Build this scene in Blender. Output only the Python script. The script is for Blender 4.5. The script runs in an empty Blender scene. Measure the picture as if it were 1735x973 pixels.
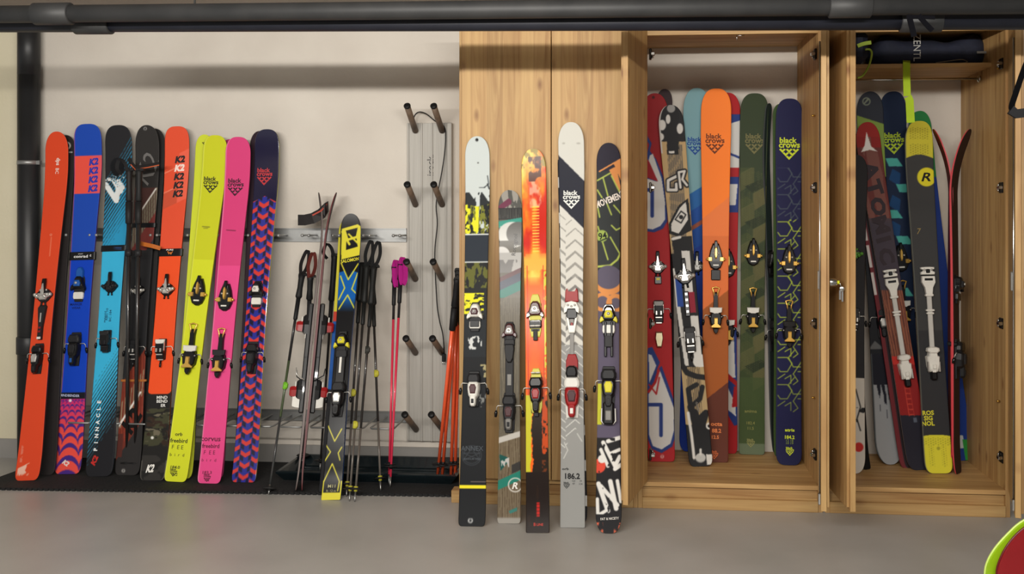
import bpy, math, random
import numpy as np
from mathutils import Vector, Matrix
random.seed(5)
SC = bpy.context.scene
# ------------------------------------------------------------------ camera, light, exposure
F = 1600.0; PX0 = 965.0; PY0 = 362.0; YAW = math.radians(4.82)
CAM = Vector((0.0, -5.13, 1.40))
cd = bpy.data.cameras.new('camera'); cam = bpy.data.objects.new('camera', cd); SC.collection.objects.link(cam)
cam.location = CAM; cam.rotation_euler = (math.pi/2, 0, YAW)
cd.sensor_width = 36; cd.lens = F/1735*36; cd.clip_start = .02
cd.shift_x = -(PX0-867.5)/1735; cd.shift_y = (PY0-486.5)/1735
SC.camera = cam
w = bpy.data.worlds.new('world'); SC.world = w; w.use_nodes = True
w.node_tree.nodes['Background'].inputs[0].default_value = (1.0, .98, .95, 1)
w.node_tree.nodes['Background'].inputs[1].default_value = .3
def area(name, loc, rot, sx, sy, power, col):
    l = bpy.data.lights.new(name, 'AREA'); l.shape = 'RECTANGLE'; l.size = sx; l.size_y = sy; l.energy = power; l.color = col
    o = bpy.data.objects.new(name, l); SC.collection.objects.link(o); o.location = loc; o.rotation_euler = rot
    return o
area('ceiling_tube_light', (-.95, -4.4, 2.15), (math.radians(92), 0, 0), 4.4, .05, 168, (1, .96, .9))
area('rear_fill_light', (0, -7.5, 2.3), (math.radians(40), 0, 0), 4.0, .4, 55, (1, .95, .88))  # fill light added behind the camera, stands for no particular fixture
vs = SC.view_settings
vs.view_transform = 'Standard'; vs.look = 'None'; vs.gamma = 1; vs.exposure = 0.0; vs.use_curve_mapping = False

FWD = Vector((-math.sin(YAW), math.cos(YAW), 0)); RGT = Vector((math.cos(YAW), math.sin(YAW), 0))
def ray(px, py): return FWD + RGT*((px-PX0)/F) + Vector((0, 0, (PY0-py)/F))
def onY(px, py, Y):                      # a point of the vertical plane y=Y
    d = ray(px, py); return CAM + d*((Y-CAM.y)/d.y)
def onZ(px, py, z):                      # a point of the level plane z
    d = ray(px, py); return CAM + d*((z-CAM.z)/d.z)
def onX(px, py, X):
    d = ray(px, py); return CAM + d*((X-CAM.x)/d.x)
def proj(P):
    d = P-CAM; t = d.dot(FWD); return PX0+F*d.dot(RGT)/t, PY0-F*d.z/t, t
WALL = 0.0; FRONT = -.63                 # wall plane, cabinet front plane

# ------------------------------------------------------------------ materials
def lin(c): return tuple((x/255/12.92 if x/255 <= .04045 else ((x/255+.055)/1.055)**2.4) for x in c)
_m = {}
def M(rgb, rough=.5, metal=0, coat=0, bump=0, name=None, em=None):
    key = (rgb, rough, metal, coat, bump)
    if key in _m: return _m[key]
    m = bpy.data.materials.new(name or 'paint'); m.use_nodes = True; nt = m.node_tree; b = nt.nodes['Principled BSDF']
    L = lin(rgb)
    n = nt.nodes.new('ShaderNodeTexNoise'); n.inputs['Scale'].default_value = 30; n.inputs['Detail'].default_value = 3
    tc = nt.nodes.new('ShaderNodeTexCoord'); nt.links.new(tc.outputs['Object'], n.inputs['Vector'])
    mx = nt.nodes.new('ShaderNodeMix'); mx.data_type = 'RGBA'
    mx.inputs[6].default_value = (*[x*.9 for x in L], 1); mx.inputs[7].default_value = (*[min(1, x*1.08) for x in L], 1)
    nt.links.new(n.outputs[0], mx.inputs[0]); nt.links.new(mx.outputs[2], b.inputs['Base Color'])
    if rough >= .35: b.inputs['Specular IOR Level'].default_value = .06 if rough >= .8 else .25
    b.inputs['Roughness'].default_value = rough; b.inputs['Metallic'].default_value = metal; b.inputs['Coat Weight'].default_value = coat
    if bump:
        bp = nt.nodes.new('ShaderNodeBump'); bp.inputs['Strength'].default_value = bump; bp.inputs['Distance'].default_value = .004
        n2 = nt.nodes.new('ShaderNodeTexNoise'); n2.inputs['Scale'].default_value = 220
        nt.links.new(tc.outputs['Object'], n2.inputs['Vector']); nt.links.new(n2.outputs[0], bp.inputs['Height']); nt.links.new(bp.outputs[0], b.inputs['Normal'])
    _m[key] = m; return m
def attr_mat(name, rough, coat=0.0, spec=.5):
    m = bpy.data.materials.new(name); m.use_nodes = True; nt = m.node_tree; b = nt.nodes['Principled BSDF']
    a = nt.nodes.new('ShaderNodeAttribute'); a.attribute_name = 'Graphic'
    nt.links.new(a.outputs['Color'], b.inputs['Base Color']); b.inputs['Roughness'].default_value = rough
    b.inputs['Coat Weight'].default_value = coat; b.inputs['Coat Roughness'].default_value = .12; b.inputs['Specular IOR Level'].default_value = spec
    return m
TOP_MATT = attr_mat('matt_topsheet', .55, 0, .18); TOP_GLOSS = attr_mat('gloss_topsheet', .2, 0, .14); TOP_MIRROR = attr_mat('lacquered_topsheet', .10, .8)
def nd(nt, t, **k):
    n = nt.nodes.new(t)
    for a, v in k.items(): setattr(n, a, v)
    return n
def mth(nt, op, a, b=None, c=None):
    n = nt.nodes.new('ShaderNodeMath'); n.operation = op
    for i, x in enumerate((a, b, c)):
        if x is None: continue
        if isinstance(x, (int, float)): n.inputs[i].default_value = x
        else: nt.links.new(x, n.inputs[i])
    return n.outputs[0]
def wood(name, al, ac, plank=.075, pale=(198, 162, 106), deep=(158, 116, 68), seed=0.0, knots=1.0, rough=.55):
    m = bpy.data.materials.new(name); m.use_nodes = True; nt = m.node_tree; b = nt.nodes['Principled BSDF']
    tc = nt.nodes.new('ShaderNodeTexCoord'); sp = nt.nodes.new('ShaderNodeSeparateXYZ'); nt.links.new(tc.outputs['Object'], sp.inputs[0])
    A = sp.outputs[al]; B = sp.outputs[ac]; Cc = sp.outputs[3-al-ac]
    q = mth(nt, 'ADD', mth(nt, 'DIVIDE', B, plank), 31.37+seed)
    pid = mth(nt, 'FLOOR', q); fr = mth(nt, 'FRACT', q)
    wn = nd(nt, 'ShaderNodeTexWhiteNoise', noise_dimensions='1D'); nt.links.new(pid, wn.inputs['W']); r = wn.outputs[0]
    def vec(x, y, z):
        c = nt.nodes.new('ShaderNodeCombineXYZ')
        for i, s in enumerate((x, y, z)):
            if isinstance(s, (int, float)): c.inputs[i].default_value = s
            else: nt.links.new(s, c.inputs[i])
        return c.outputs[0]
    r40 = mth(nt, 'MULTIPLY', r, 40)
    n1 = nd(nt, 'ShaderNodeTexNoise'); n1.inputs['Scale'].default_value = 1; n1.inputs['Detail'].default_value = 4; n1.inputs['Distortion'].default_value = 1.2
    nt.links.new(vec(mth(nt, 'MULTIPLY', B, 26), mth(nt, 'ADD', r40, mth(nt, 'MULTIPLY', Cc, 8)), mth(nt, 'MULTIPLY', A, 1.3)), n1.inputs['Vector'])
    n2 = nd(nt, 'ShaderNodeTexNoise'); n2.inputs['Scale'].default_value = 1; n2.inputs['Detail'].default_value = 3
    nt.links.new(vec(mth(nt, 'MULTIPLY', B, 190), mth(nt, 'ADD', r40, mth(nt, 'MULTIPLY', Cc, 60)), mth(nt, 'MULTIPLY', A, 3)), n2.inputs['Vector'])
    g = mth(nt, 'ADD', mth(nt, 'MULTIPLY', n1.outputs[0], .9), mth(nt, 'MULTIPLY', n2.outputs[0], .14))
    cr = nt.nodes.new('ShaderNodeValToRGB'); nt.links.new(g, cr.inputs[0])
    cr.color_ramp.elements[0].position = .36; cr.color_ramp.elements[0].color = (*lin(pale), 1)
    cr.color_ramp.elements[1].position = .74; cr.color_ramp.elements[1].color = (*lin(deep), 1)
    val = mth(nt, 'ADD', mth(nt, 'MULTIPLY', r, .22), .88)
    vm = nd(nt, 'ShaderNodeVectorMath', operation='SCALE'); nt.links.new(cr.outputs[0], vm.inputs[0]); nt.links.new(val, vm.inputs[3])
    vo = nd(nt, 'ShaderNodeTexVoronoi'); vo.inputs['Scale'].default_value = 1; vo.inputs['Randomness'].default_value = 1
    nt.links.new(vec(mth(nt, 'MULTIPLY', B, 7.5), mth(nt, 'MULTIPLY', r, 11), mth(nt, 'MULTIPLY', A, 3.2)), vo.inputs['Vector'])
    kn = nt.nodes.new('ShaderNodeMapRange'); nt.links.new(vo.outputs['Distance'], kn.inputs[0])
    kn.inputs[1].default_value = .03; kn.inputs[2].default_value = .13; kn.inputs[3].default_value = .8*knots; kn.inputs[4].default_value = 0
    mx = nd(nt, 'ShaderNodeMix', data_type='RGBA'); nt.links.new(kn.outputs[0], mx.inputs[0]); nt.links.new(vm.outputs[0], mx.inputs[6]); mx.inputs[7].default_value = (*lin((122, 78, 42)), 1)
    seam = mth(nt, 'MULTIPLY', mth(nt, 'LESS_THAN', fr, .02), .35)
    mx2 = nd(nt, 'ShaderNodeMix', data_type='RGBA'); nt.links.new(seam, mx2.inputs[0]); nt.links.new(mx.outputs[2], mx2.inputs[6]); mx2.inputs[7].default_value = (*lin((130, 90, 50)), 1)
    nt.links.new(mx2.outputs[2], b.inputs['Base Color']); b.inputs['Roughness'].default_value = rough
    return m
W_V = wood('pine_upright_boards', 2, 0); W_S = wood('pine_side_boards', 2, 1, seed=4.2); W_H = wood('pine_level_boards', 0, 2, plank=.2, seed=2.2, knots=.5)
W_D = wood('pine_shelf_boards', 0, 1, plank=.11, seed=7.1, pale=(205, 168, 112), deep=(160, 118, 68), knots=.8)

def noisy(name, c0, c1, sc, rough, metal=0, bump=.0, stretch=(1, 1, 1), specks=None, rough2=None, detail=6):
    m = bpy.data.materials.new(name); m.use_nodes = True; nt = m.node_tree; b = nt.nodes['Principled BSDF']
    tc = nt.nodes.new('ShaderNodeTexCoord'); mp = nt.nodes.new('ShaderNodeMapping'); mp.inputs['Scale'].default_value = stretch
    nt.links.new(tc.outputs['Object'], mp.inputs[0])
    n = nt.nodes.new('ShaderNodeTexNoise'); n.inputs['Scale'].default_value = sc; n.inputs['Detail'].default_value = detail; nt.links.new(mp.outputs[0], n.inputs['Vector'])
    cr = nt.nodes.new('ShaderNodeValToRGB'); nt.links.new(n.outputs[0], cr.inputs[0])
    cr.color_ramp.elements[0].position = .3; cr.color_ramp.elements[0].color = (*lin(c0), 1)
    cr.color_ramp.elements[1].position = .7; cr.color_ramp.elements[1].color = (*lin(c1), 1)
    out = cr.outputs[0]
    if specks:
        v = nt.nodes.new('ShaderNodeTexVoronoi'); v.inputs['Scale'].default_value = specks[0]; nt.links.new(tc.outputs['Object'], v.inputs['Vector'])
        f = mth(nt, 'MULTIPLY', mth(nt, 'LESS_THAN', v.outputs['Distance'], specks[1]), .55)
        mx = nd(nt, 'ShaderNodeMix', data_type='RGBA'); nt.links.new(f, mx.inputs[0]); nt.links.new(out, mx.inputs[6]); mx.inputs[7].default_value = (*lin(specks[2]), 1)
        out = mx.outputs[2]
    nt.links.new(out, b.inputs['Base Color']); b.inputs['Roughness'].default_value = rough; b.inputs['Metallic'].default_value = metal
    if rough2:
        mr = nt.nodes.new('ShaderNodeMapRange'); nt.links.new(n.outputs[0], mr.inputs[0]); mr.inputs[3].default_value = rough; mr.inputs[4].default_value = rough2
        nt.links.new(mr.outputs[0], b.inputs['Roughness'])
    if bump:
        bp = nt.nodes.new('ShaderNodeBump'); bp.inputs['Strength'].default_value = bump; bp.inputs['Distance'].default_value = .003
        n2 = nt.nodes.new('ShaderNodeTexNoise'); n2.inputs['Scale'].default_value = 60; n2.inputs['Detail'].default_value = 4
        nt.links.new(tc.outputs['Object'], n2.inputs['Vector']); nt.links.new(n2.outputs[0], bp.inputs['Height']); nt.links.new(bp.outputs[0], b.inputs['Normal'])
    return m
WALLM = noisy('painted_concrete', (205, 197, 186), (217, 210, 199), 2.2, .75, bump=.25, specks=(3.4, .016, (120, 108, 92)))
WALLC = noisy('cream_painted_concrete', (214, 206, 178), (222, 214, 188), 2.2, .75, bump=.25)
FLOORM = noisy('grey_epoxy_floor', (162, 159, 154), (174, 171, 166), 3.0, .3, rough2=.5, specks=(26, .03, (120, 116, 110)))
BASEG = noisy('grey_painted_wall_base', (140, 138, 134), (150, 147, 143), 5, .5)
CEILM = noisy('bare_ceiling', (150, 142, 132), (162, 153, 143), 4, .8)

# ------------------------------------------------------------------ mesh helpers
class MB:
    def __init__(s, T=None): s.v = []; s.f = []; s.m = []; s.T = T; s.mats = []; s.sm = []
    def mi(s, mat):
        if mat not in s.mats: s.mats.append(mat)
        return s.mats.index(mat)
    def add(s, vs, fs, mat, smooth=False):
        o = len(s.v); i = s.mi(mat)
        for p in vs: s.v.append(tuple(s.T(*p)) if s.T else tuple(p))
        for f in fs: s.f.append([o+k for k in f]); s.m.append(i); s.sm.append(smooth)
    def box(s, c, d, mat, R=None, bev=0.0):
        hx, hy, hz = d[0]/2, d[1]/2, d[2]/2; b = min(bev, hx*.9, hy*.9, hz*.9)
        if b <= 0:
            vs = [(x, y, z) for x in (-hx, hx) for y in (-hy, hy) for z in (-hz, hz)]
            fs = [(0, 1, 3, 2), (4, 6, 7, 5), (0, 4, 5, 1), (2, 3, 7, 6), (0, 2, 6, 4), (1, 5, 7, 3)]
        else:
            vs = []; idx = {}
            for ax in range(3):
                for x in (-1, 1):
                    for y in (-1, 1):
                        for z in (-1, 1):
                            q = [x*(hx-b), y*(hy-b), z*(hz-b)]; q[ax] += (x, y, z)[ax]*b
                            idx[(ax, x, y, z)] = len(vs); vs.append(tuple(q))
            fs = []
            for ax in range(3):
                for sg in (-1, 1):
                    o = [a for a in range(3) if a != ax]; f = []
                    for p, q in ((-1, -1), (1, -1), (1, 1), (-1, 1)):
                        k = [0, 0, 0]; k[ax] = sg; k[o[0]] = p; k[o[1]] = q; f.append(idx[(ax, *k)])
                    fs.append(f)
            for ax in range(3):
                o = [a for a in range(3) if a != ax]
                for p in (-1, 1):
                    for q in (-1, 1):
                        def K(face, t):
                            k = [0, 0, 0]; k[ax] = t; k[o[0]] = p; k[o[1]] = q; return idx[(face, *k)]
                        fs.append([K(o[0], -1), K(o[0], 1), K(o[1], 1), K(o[1], -1)])
            for x in (-1, 1):
                for y in (-1, 1):
                    for z in (-1, 1): fs.append([idx[(0, x, y, z)], idx[(1, x, y, z)], idx[(2, x, y, z)]])
        out = []
        for p in vs:
            p = Vector(p)
            if R is not None: p = R @ p
            out.append((p.x+c[0], p.y+c[1], p.z+c[2]))
        s.add(out, fs, mat)
    def prism(s, pts, h0, h1, mat, top=1.0, bev=.002, dx=0, dw=0):      # pts in (u, w), extruded along h
        n = len(pts); cu = sum(p[0] for p in pts)/n; cw = sum(p[1] for p in pts)/n
        rr = sum(math.hypot(p[0]-cu, p[1]-cw) for p in pts)/n
        lay = [(h0, 1.0, 0), (h1-(h1-h0)*.3, 1-(1-top)*.5, .7), (h1-min(bev, abs(h1-h0)*.3)*(1 if h1 > h0 else -1), top, 1), (h1, top-bev*1.4/max(rr, 1e-4), 1)]
        vs = []; fs = []
        for h, k, e in lay:
            for p in pts: vs.append((cu+(p[0]-cu)*k+dx*e, cw+(p[1]-cw)*k+dw*e, h))
        for L in range(3):
            for i in range(n):
                j = (i+1) % n; fs.append((L*n+i, L*n+j, L*n+n+j, L*n+n+i))
        fs.append(tuple(range(3*n, 4*n))); fs.append(tuple(range(n-1, -1, -1)))
        s.add(vs, fs, mat)
    def tube(s, path, r, mat, seg=10, caps=True):
        P = [Vector(p) for p in path]; rs = r if isinstance(r, (list, tuple)) else [r]*len(P)
        vs = []; fs = []; up = None
        for i, p in enumerate(P):
            t = (P[min(i+1, len(P)-1)]-P[max(i-1, 0)]).normalized()
            if up is None:
                up = Vector((0, 0, 1)) if abs(t.z) < .9 else Vector((1, 0, 0))
            a = t.cross(up).normalized(); up = a.cross(t).normalized()
            for k in range(seg):
                th = 2*math.pi*k/seg; vs.append(tuple(p+(a*math.cos(th)+up*math.sin(th))*rs[i]))
        for i in range(len(P)-1):
            for k in range(seg):
                j = (k+1) % seg; fs.append((i*seg+k, i*seg+j, (i+1)*seg+j, (i+1)*seg+k))
        if caps: fs.append(tuple(range(seg-1, -1, -1))); fs.append(tuple(range((len(P)-1)*seg, len(P)*seg)))
        s.add(vs, fs, mat, True)
    def ribbon(s, path, width, th, mat, wdir=(1, 0, 0)):           # a flat strap along a path
        P = [Vector(p) for p in path]; vs = []; fs = []
        for i, p in enumerate(P):
            t = (P[min(i+1, len(P)-1)]-P[max(i-1, 0)]).normalized()
            wd = Vector(wdir); wd = (wd-t*wd.dot(t)).normalized(); nn = t.cross(wd).normalized()
            for a, b in ((-1, -1), (1, -1), (1, 1), (-1, 1)): vs.append(tuple(p+wd*(a*width/2)+nn*(b*th/2)))
        for i in range(len(P)-1):
            for k in range(4):
                j = (k+1) % 4; fs.append((i*4+k, i*4+j, i*4+4+j, i*4+4+k))
        fs.append((3, 2, 1, 0)); e = (len(P)-1)*4; fs.append((e, e+1, e+2, e+3))
        s.add(vs, fs, mat)
    def sphere(s, c, r, mat, sc=(1, 1, 1), n=10):
        vs = []; fs = []
        for i in range(n+1):
            ph = math.pi*i/n
            for k in range(2*n):
                th = math.pi*k/n; vs.append((c[0]+r*sc[0]*math.sin(ph)*math.cos(th), c[1]+r*sc[1]*math.sin(ph)*math.sin(th), c[2]+r*sc[2]*math.cos(ph)))
        for i in range(n):
            for k in range(2*n):
                j = (k+1) % (2*n); fs.append((i*2*n+k, (i+1)*2*n+k, (i+1)*2*n+j, i*2*n+j))
        s.add(vs, fs, mat, True)
    def build(s, name, parent=None, label=None, mtx=None):
        me = bpy.data.meshes.new(name); me.from_pydata(s.v, [], s.f); me.update()
        for m in s.mats: me.materials.append(m)
        me.polygons.foreach_set('material_index', s.m); me.polygons.foreach_set('use_smooth', s.sm)
        import bmesh
        bm = bmesh.new(); bm.from_mesh(me); bmesh.ops.recalc_face_normals(bm, faces=bm.faces); bm.to_mesh(me); bm.free()
        o = bpy.data.objects.new(name, me); SC.collection.objects.link(o)
        if parent: o.parent = parent
        if mtx is not None: o.matrix_world = mtx
        if label: o['label'] = label
        return o
def tag(o, label=None, cat=None, group=None, kind=None):
    if label: o['label'] = label
    if cat: o['category'] = cat
    if group: o['group'] = group
    if kind: o['kind'] = kind
    return o
def thing(name, label, cat, mtx=None, group=None):
    o = bpy.data.objects.new(name, None); SC.collection.objects.link(o); o.empty_display_size = .1
    if mtx is not None: o.matrix_world = mtx
    return tag(o, label, cat, group)
def slab(name, p0, p1, mat, kind='structure'):
    b = MB(); b.box([(a+c)/2 for a, c in zip(p0, p1)], [abs(c-a) for a, c in zip(p0, p1)], mat); o = b.build(name)
    if kind: o['kind'] = kind
    return o

# letters as outlines, cached
_tx = {}
def glyphs(s, bold=0.0):
    if (s, bold) in _tx: return _tx[(s, bold)]
    c = bpy.data.curves.new('lettering', 'FONT'); c.body = s; c.size = 1; c.align_x = 'CENTER'; c.align_y = 'CENTER'; c.offset = bold; c.resolution_u = 2
    c.space_line = .8
    o = bpy.data.objects.new('lettering', c); SC.collection.objects.link(o)
    dg = bpy.context.evaluated_depsgraph_get(); me = bpy.data.meshes.new_from_object(o.evaluated_get(dg))
    vs = [(v.co.x, v.co.y) for v in me.vertices]; fs = [tuple(p.vertices) for p in me.polygons]
    bpy.data.objects.remove(o); bpy.data.curves.remove(c); bpy.data.meshes.remove(me)
    if vs:
        cx = (min(v[0] for v in vs)+max(v[0] for v in vs))/2; cy = (min(v[1] for v in vs)+max(v[1] for v in vs))/2
        h = max(v[1] for v in vs)-min(v[1] for v in vs)
        vs = [((x-cx)/h, (y-cy)/h) for x, y in vs]
    _tx[(s, bold)] = (vs, fs); return vs, fs
# ------------------------------------------------------------------ room
XL, XR = -6.0, 5.0
slab('floor', (XL, -9.0, -.1), (XR, .1, 0), FLOORM)
slab('ceiling', (XL, -9.0, 2.5), (XR, .1, 2.6), CEILM)
xc = onY(28.5, 500, 0).x
slab('wall_back', (xc, 0, 0), (XR, .1, 2.5), WALLM)
slab('wall_left', (XL, -.004, 0), (xc, .1, 2.5), WALLC)
zb = onY(20, 743, 0).z
slab('baseboard_back', (XL, -.012, 0), (XR, 0, zb), BASEG)

# ------------------------------------------------------------------ black pipes
BLK = noisy('black_plastic_pipe', (30, 31, 33), (38, 39, 41), 6, .45)
BLK2 = noisy('dusty_black_pipe', (40, 41, 42), (52, 52, 52), 8, .55)
BLK_SHADE = noisy('shaded_black_pipe', (22, 24, 34), (30, 32, 42), 8, .5)  # black pipe in shadow: the shade is put into this bluish dark colour
STEEL = M((150, 150, 148), .35, .9); ZINC = M((165, 166, 165), .42, .7); CHROME = M((200, 200, 198), .18, 1.0)
def pipe_run(label, yl, yr, rad, Yp, mat, coup, bracket=None):
    a = onY(-60, yl, Yp); b = onY(1800, yr, Yp); mid = (a+b)/2
    t = thing('ceiling_pipe', label, 'pipe', Matrix.Translation(mid), 'black pipes under the ceiling')
    m = MB(); m.tube([a-mid, b-mid], rad, mat, 28); m.build('pipe_tube', t)
    for x in coup:
        k = (x+60)/1860; p = onY(x, yl+(yr-yl)*k, Yp)-mid; d = (b-a).normalized()
        m = MB(); m.tube([p-d*.075, p-d*.072, p+d*.072, p+d*.075], [rad+.004, rad+.009, rad+.009, rad+.004], BLK2, 28); m.build('pipe_coupling', t)
    for x in (330, 1050, 1690):
        k = (x+60)/1860; p = onY(x, yl+(yr-yl)*k, Yp)-mid
        m = MB(); m.tube([p+Vector((0, 0, rad-.005)), (p.x, p.y, 2.5-mid.z)], .004, STEEL, 8); m.build('hanger_rod', t)
    return t
pipe_run('thicker black pipe running nearest along the ceiling', 25, 7, .0335, -1.66, BLK2, (90, 1440))
pipe_run('black pipe running just behind and below the thicker one', 41, 35, .033, -1.55, BLK_SHADE, (158, 1560))
# standing pipe at the left
pb = onY(49, 700, -.075); px_ = pb.x
t = thing('waste_pipe', 'black vertical pipe standing against the wall at far left', 'pipe', Matrix.Translation((px_, -.075, 0)))
m = MB(); m.tube([(0, 0, 0), (0, 0, 2.18)], .058, BLK, 30); m.tube([(0, 0, 2.18), (0, 0, 2.5)], .058, BLK, 30); m.build('pipe_tube', t)
z = onY(49, 585, -.075).z
m = MB(); m.tube([(0, 0, z-.05), (0, 0, z-.045), (0, 0, z+.045), (0, 0, z+.05)], [.06, .064, .064, .06], BLK, 30); m.build('pipe_coupling', t)
z = onY(49, 276, -.075).z
m = MB(); m.tube([(0, 0, z-.011), (0, 0, z+.011)], .0605, ZINC, 30); m.box((.066, -.01, z), (.02, .02, .022), ZINC); m.build('pipe_clamp', t, 'steel clamp')

# ------------------------------------------------------------------ wall rails for skis
ALU = noisy('brushed_aluminium', (168, 165, 158), (182, 179, 172), 3, .6, .08, stretch=(40, 40, 1))
def rail(label, yy, hh, low):
    a = onY(70, yy, -.004); b = onY(689, yy, -.004); zc = onY(400, yy, 0).z
    t = thing('ski_rail', label, 'rack', Matrix.Translation(((a.x+b.x)/2, 0, zc)), 'steel rails on the wall')
    L = b.x-a.x
    m = MB(); m.box((0, -.004, 0), (L, .006, hh), ZINC, bev=.001); m.box((0, -.009, hh/2-.003), (L, .012, .005), ZINC); m.box((0, -.009, -hh/2+.003), (L, .012, .005), ZINC)
    m.build('rail_strip', t)
    for i in range(12):
        Yo = -.30 if low else -.13
        x0 = onY(61+51.4*i, yy, Yo).x-(a.x+b.x)/2; x1 = onY(101+51.4*i, yy, Yo).x-(a.x+b.x)/2
        m = MB(); r = .005
        if low:
            m.tube([(x0+.01, -.004, 0), (x0, Yo+.02, 0), (x0+.012, Yo, 0), (x1-.012, Yo, 0), (x1, Yo+.02, 0), (x1-.01, -.004, 0)], r, ZINC, 8)
            m.build('wire_hoop', t)
        else:
            x2 = onY(112+51.4*i, yy, Yo).x-(a.x+b.x)/2
            m.tube([(x1, -.004, 0), (x1, Yo, 0)], r, ZINC, 8); m.tube([(x2, -.004, 0), (x2, Yo, 0)], r, ZINC, 8)
            m.tube([(x1, Yo+.03, 0), (x2, Yo+.03, 0)], r*.8, ZINC, 8)
            m.sphere((x1, Yo, 0), .009, ZINC); m.sphere((x2, Yo, 0), .009, ZINC); m.build('ski_peg', t)
rail('upper steel rail with short ball ended pegs on the wall', 398, .075, False)
rail('lower steel rail with wide wire hoops near the floor', 701, .06, True)

# ------------------------------------------------------------------ aluminium boot rack with pegs
a = onY(690, 748, -.03); b = onY(757, 208, -.03); zt = b.z; wd = b.x-a.x
t = thing('boot_rack', 'aluminium wall panel with ten slanted wooden boot pegs', 'rack', Matrix.Translation((a.x, 0, a.z)))
H = zt-a.z
m = MB()
m.box((wd/2, -.012, H/2), (wd, .024, H), ALU, bev=.002)
for k in (0.02, .36, .62, .98): m.box((wd*k, -.027, H/2), (.010, .008, H), ALU, bev=.002)
m.box((wd+.015, -.02, H/2), (.028, .04, H), ALU, bev=.004)
m.build('back_panel', t)
m = MB(); vs, fs = glyphs('irock.')
WOODP = noisy('dark_walnut_peg', (92, 76, 62), (118, 98, 82), 5, .5, stretch=(8, 8, 1)); CAPB = M((22, 22, 23), .45)
c = onY(729, 280, -.0252)
m.add([(c.x-a.x-y*.036, -.0255, c.z-a.z+x*.036) for x, y in vs], fs, M((54, 52, 50), .5)); m.build('lettering', t)
for row in range(5):
    ty = (180, 313, 444, 574, 703)[row]; by = (227, 352, 478, 603, 733)[row]
    for col in range(2):
        bx = (704, 749)[col]+(0, 0, 0, 0, 1)[row]
        base = onY(bx, by-5, -.03); tipx = (690, 735)[col]-(0, 0, 1, 2, 4)[row]
        tip = onY(tipx, ty, -.21); o = Vector((a.x, 0, a.z)); d = (tip-base).normalized()
        m = MB(); m.tube([base-o, tip-o], .0165, WOODP, 18); pg = m.build('boot_peg', t)
        m = MB(); m.tube([tip-o-d*.003, tip-o+d*.006, tip-o+d*.010], [.0185, .0185, .014], CAPB, 18); m.build('end_cap', pg, 'black end cap')
o = Vector((a.x, 0, a.z)); pts = []
for (x, y) in ((700, 213), (702, 197), (710, 190), (722, 193), (737, 205), (752, 214), (755, 232), (753, 262), (748, 295), (742, 325), (739, 350), (741, 380), (737, 420), (737, 450), (739, 490), (741, 520), (745, 545), (750, 565), (752, 585), (752, 600)):
    pts.append(onY(x, y, -.05 if y > 215 else -.035))
def smooth(P, n=4):
    out = []
    for i in range(len(P)-1):
        p0 = P[max(i-1, 0)]; p1 = P[i]; p2 = P[i+1]; p3 = P[min(i+2, len(P)-1)]
        for k in range(n):
            s = k/n; out.append(.5*((2*p1)+(p2-p0)*s+(2*p0-5*p1+4*p2-p3)*s*s+(3*p1-p0-3*p2+p3)*s**3))
    out.append(P[-1]); return out
o2 = pts[0].copy(); m = MB(); m.tube([p-o2 for p in smooth(pts)], .0032, CAPB, 8); cb = m.build('power_cable', None); cb.location = o2
tag(cb, 'thin black cable hanging down over the aluminium boot rack', 'cable')
e = pts[-1]-o2
m = MB(); m.box((e.x, e.y, e.z-.02), (.02, .016, .045), CAPB, bev=.003); m.tube([(e.x-.005, e.y, e.z-.04), (e.x-.005, e.y, e.z-.058)], .002, CHROME, 6); m.tube([(e.x+.005, e.y, e.z-.04), (e.x+.005, e.y, e.z-.058)], .002, CHROME, 6)
m.build('plug', cb, 'black plug')

# ------------------------------------------------------------------ ribbed mat and drip tray
MATB = noisy('black_ribbed_rubber', (16, 16, 17), (26, 26, 27), 90, .85, bump=1.0)
P = [onZ(*q, .012) for q in ((-20, 826), (300, 831), (778, 838), (778, 800), (776, 778), (430, 776), (100, 776), (60, 781), (30, 797), (-20, 815))]
o = P[0].copy(); m = MB(); n = len(P)
m.add([(p.x-o.x, p.y-o.y, .012) for p in P]+[(p.x-o.x, p.y-o.y, 0) for p in P], [tuple(range(n))]+[(i, (i+1) % n, n+(i+1) % n, n+i) for i in range(n)]+[tuple(range(2*n-1, n-1, -1))], MATB)
k = 0; xx = P[0].x; yf = lambda x: P[0].y+(P[2].y-P[0].y)*(x-P[0].x)/(P[2].x-P[0].x)
while xx < P[2].x-.02:
    xx += .028; m.box((xx-o.x, yf(xx)-o.y-.003, .0055), (.017, .012, .011), MATB)
q = m.build('floor_mat'); q.location = (o.x, o.y, 0.0); tag(q, 'black ribbed rubber mat on the grey floor under the skis', 'mat')
TRAY = M((20, 30, 34), .22, 0, .4)
c0 = onZ(466, 816, .014); c1 = onZ(776, 820, .014); c2 = onZ(776, 778, .014); c3 = onZ(500, 768, .03)
t0 = Vector((c0.x, min(c0.y, c1.y), .0125)); W = c1.x-c0.x; Dp = -.03-t0.y
m = MB()
def rim(k, z): return [(k, k, z), (W-k, k, z), (W-k, Dp-k, z), (k, Dp-k, z)]
V = rim(.0, .050)+rim(.010, .055)+rim(.020, .052)+rim(.050, .004)+rim(.035, 0)+rim(.003, .042)
Fs = []
for L in range(5):
    for i in range(4):
        j = (i+1) % 4; Fs.append((L*4+i, L*4+j, L*4+4+j, L*4+4+i))
for i in range(4):
    j = (i+1) % 4; Fs.append((20+i, 20+j, j, i))
Fs.append((12, 13, 14, 15)); Fs.append((19, 18, 17, 16)); m.add(V, Fs, TRAY)
for i in range(5): m.box((W/2, .09+i*(Dp-.18)/4, .0055), (W-.12, .008, .004), TRAY)
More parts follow.
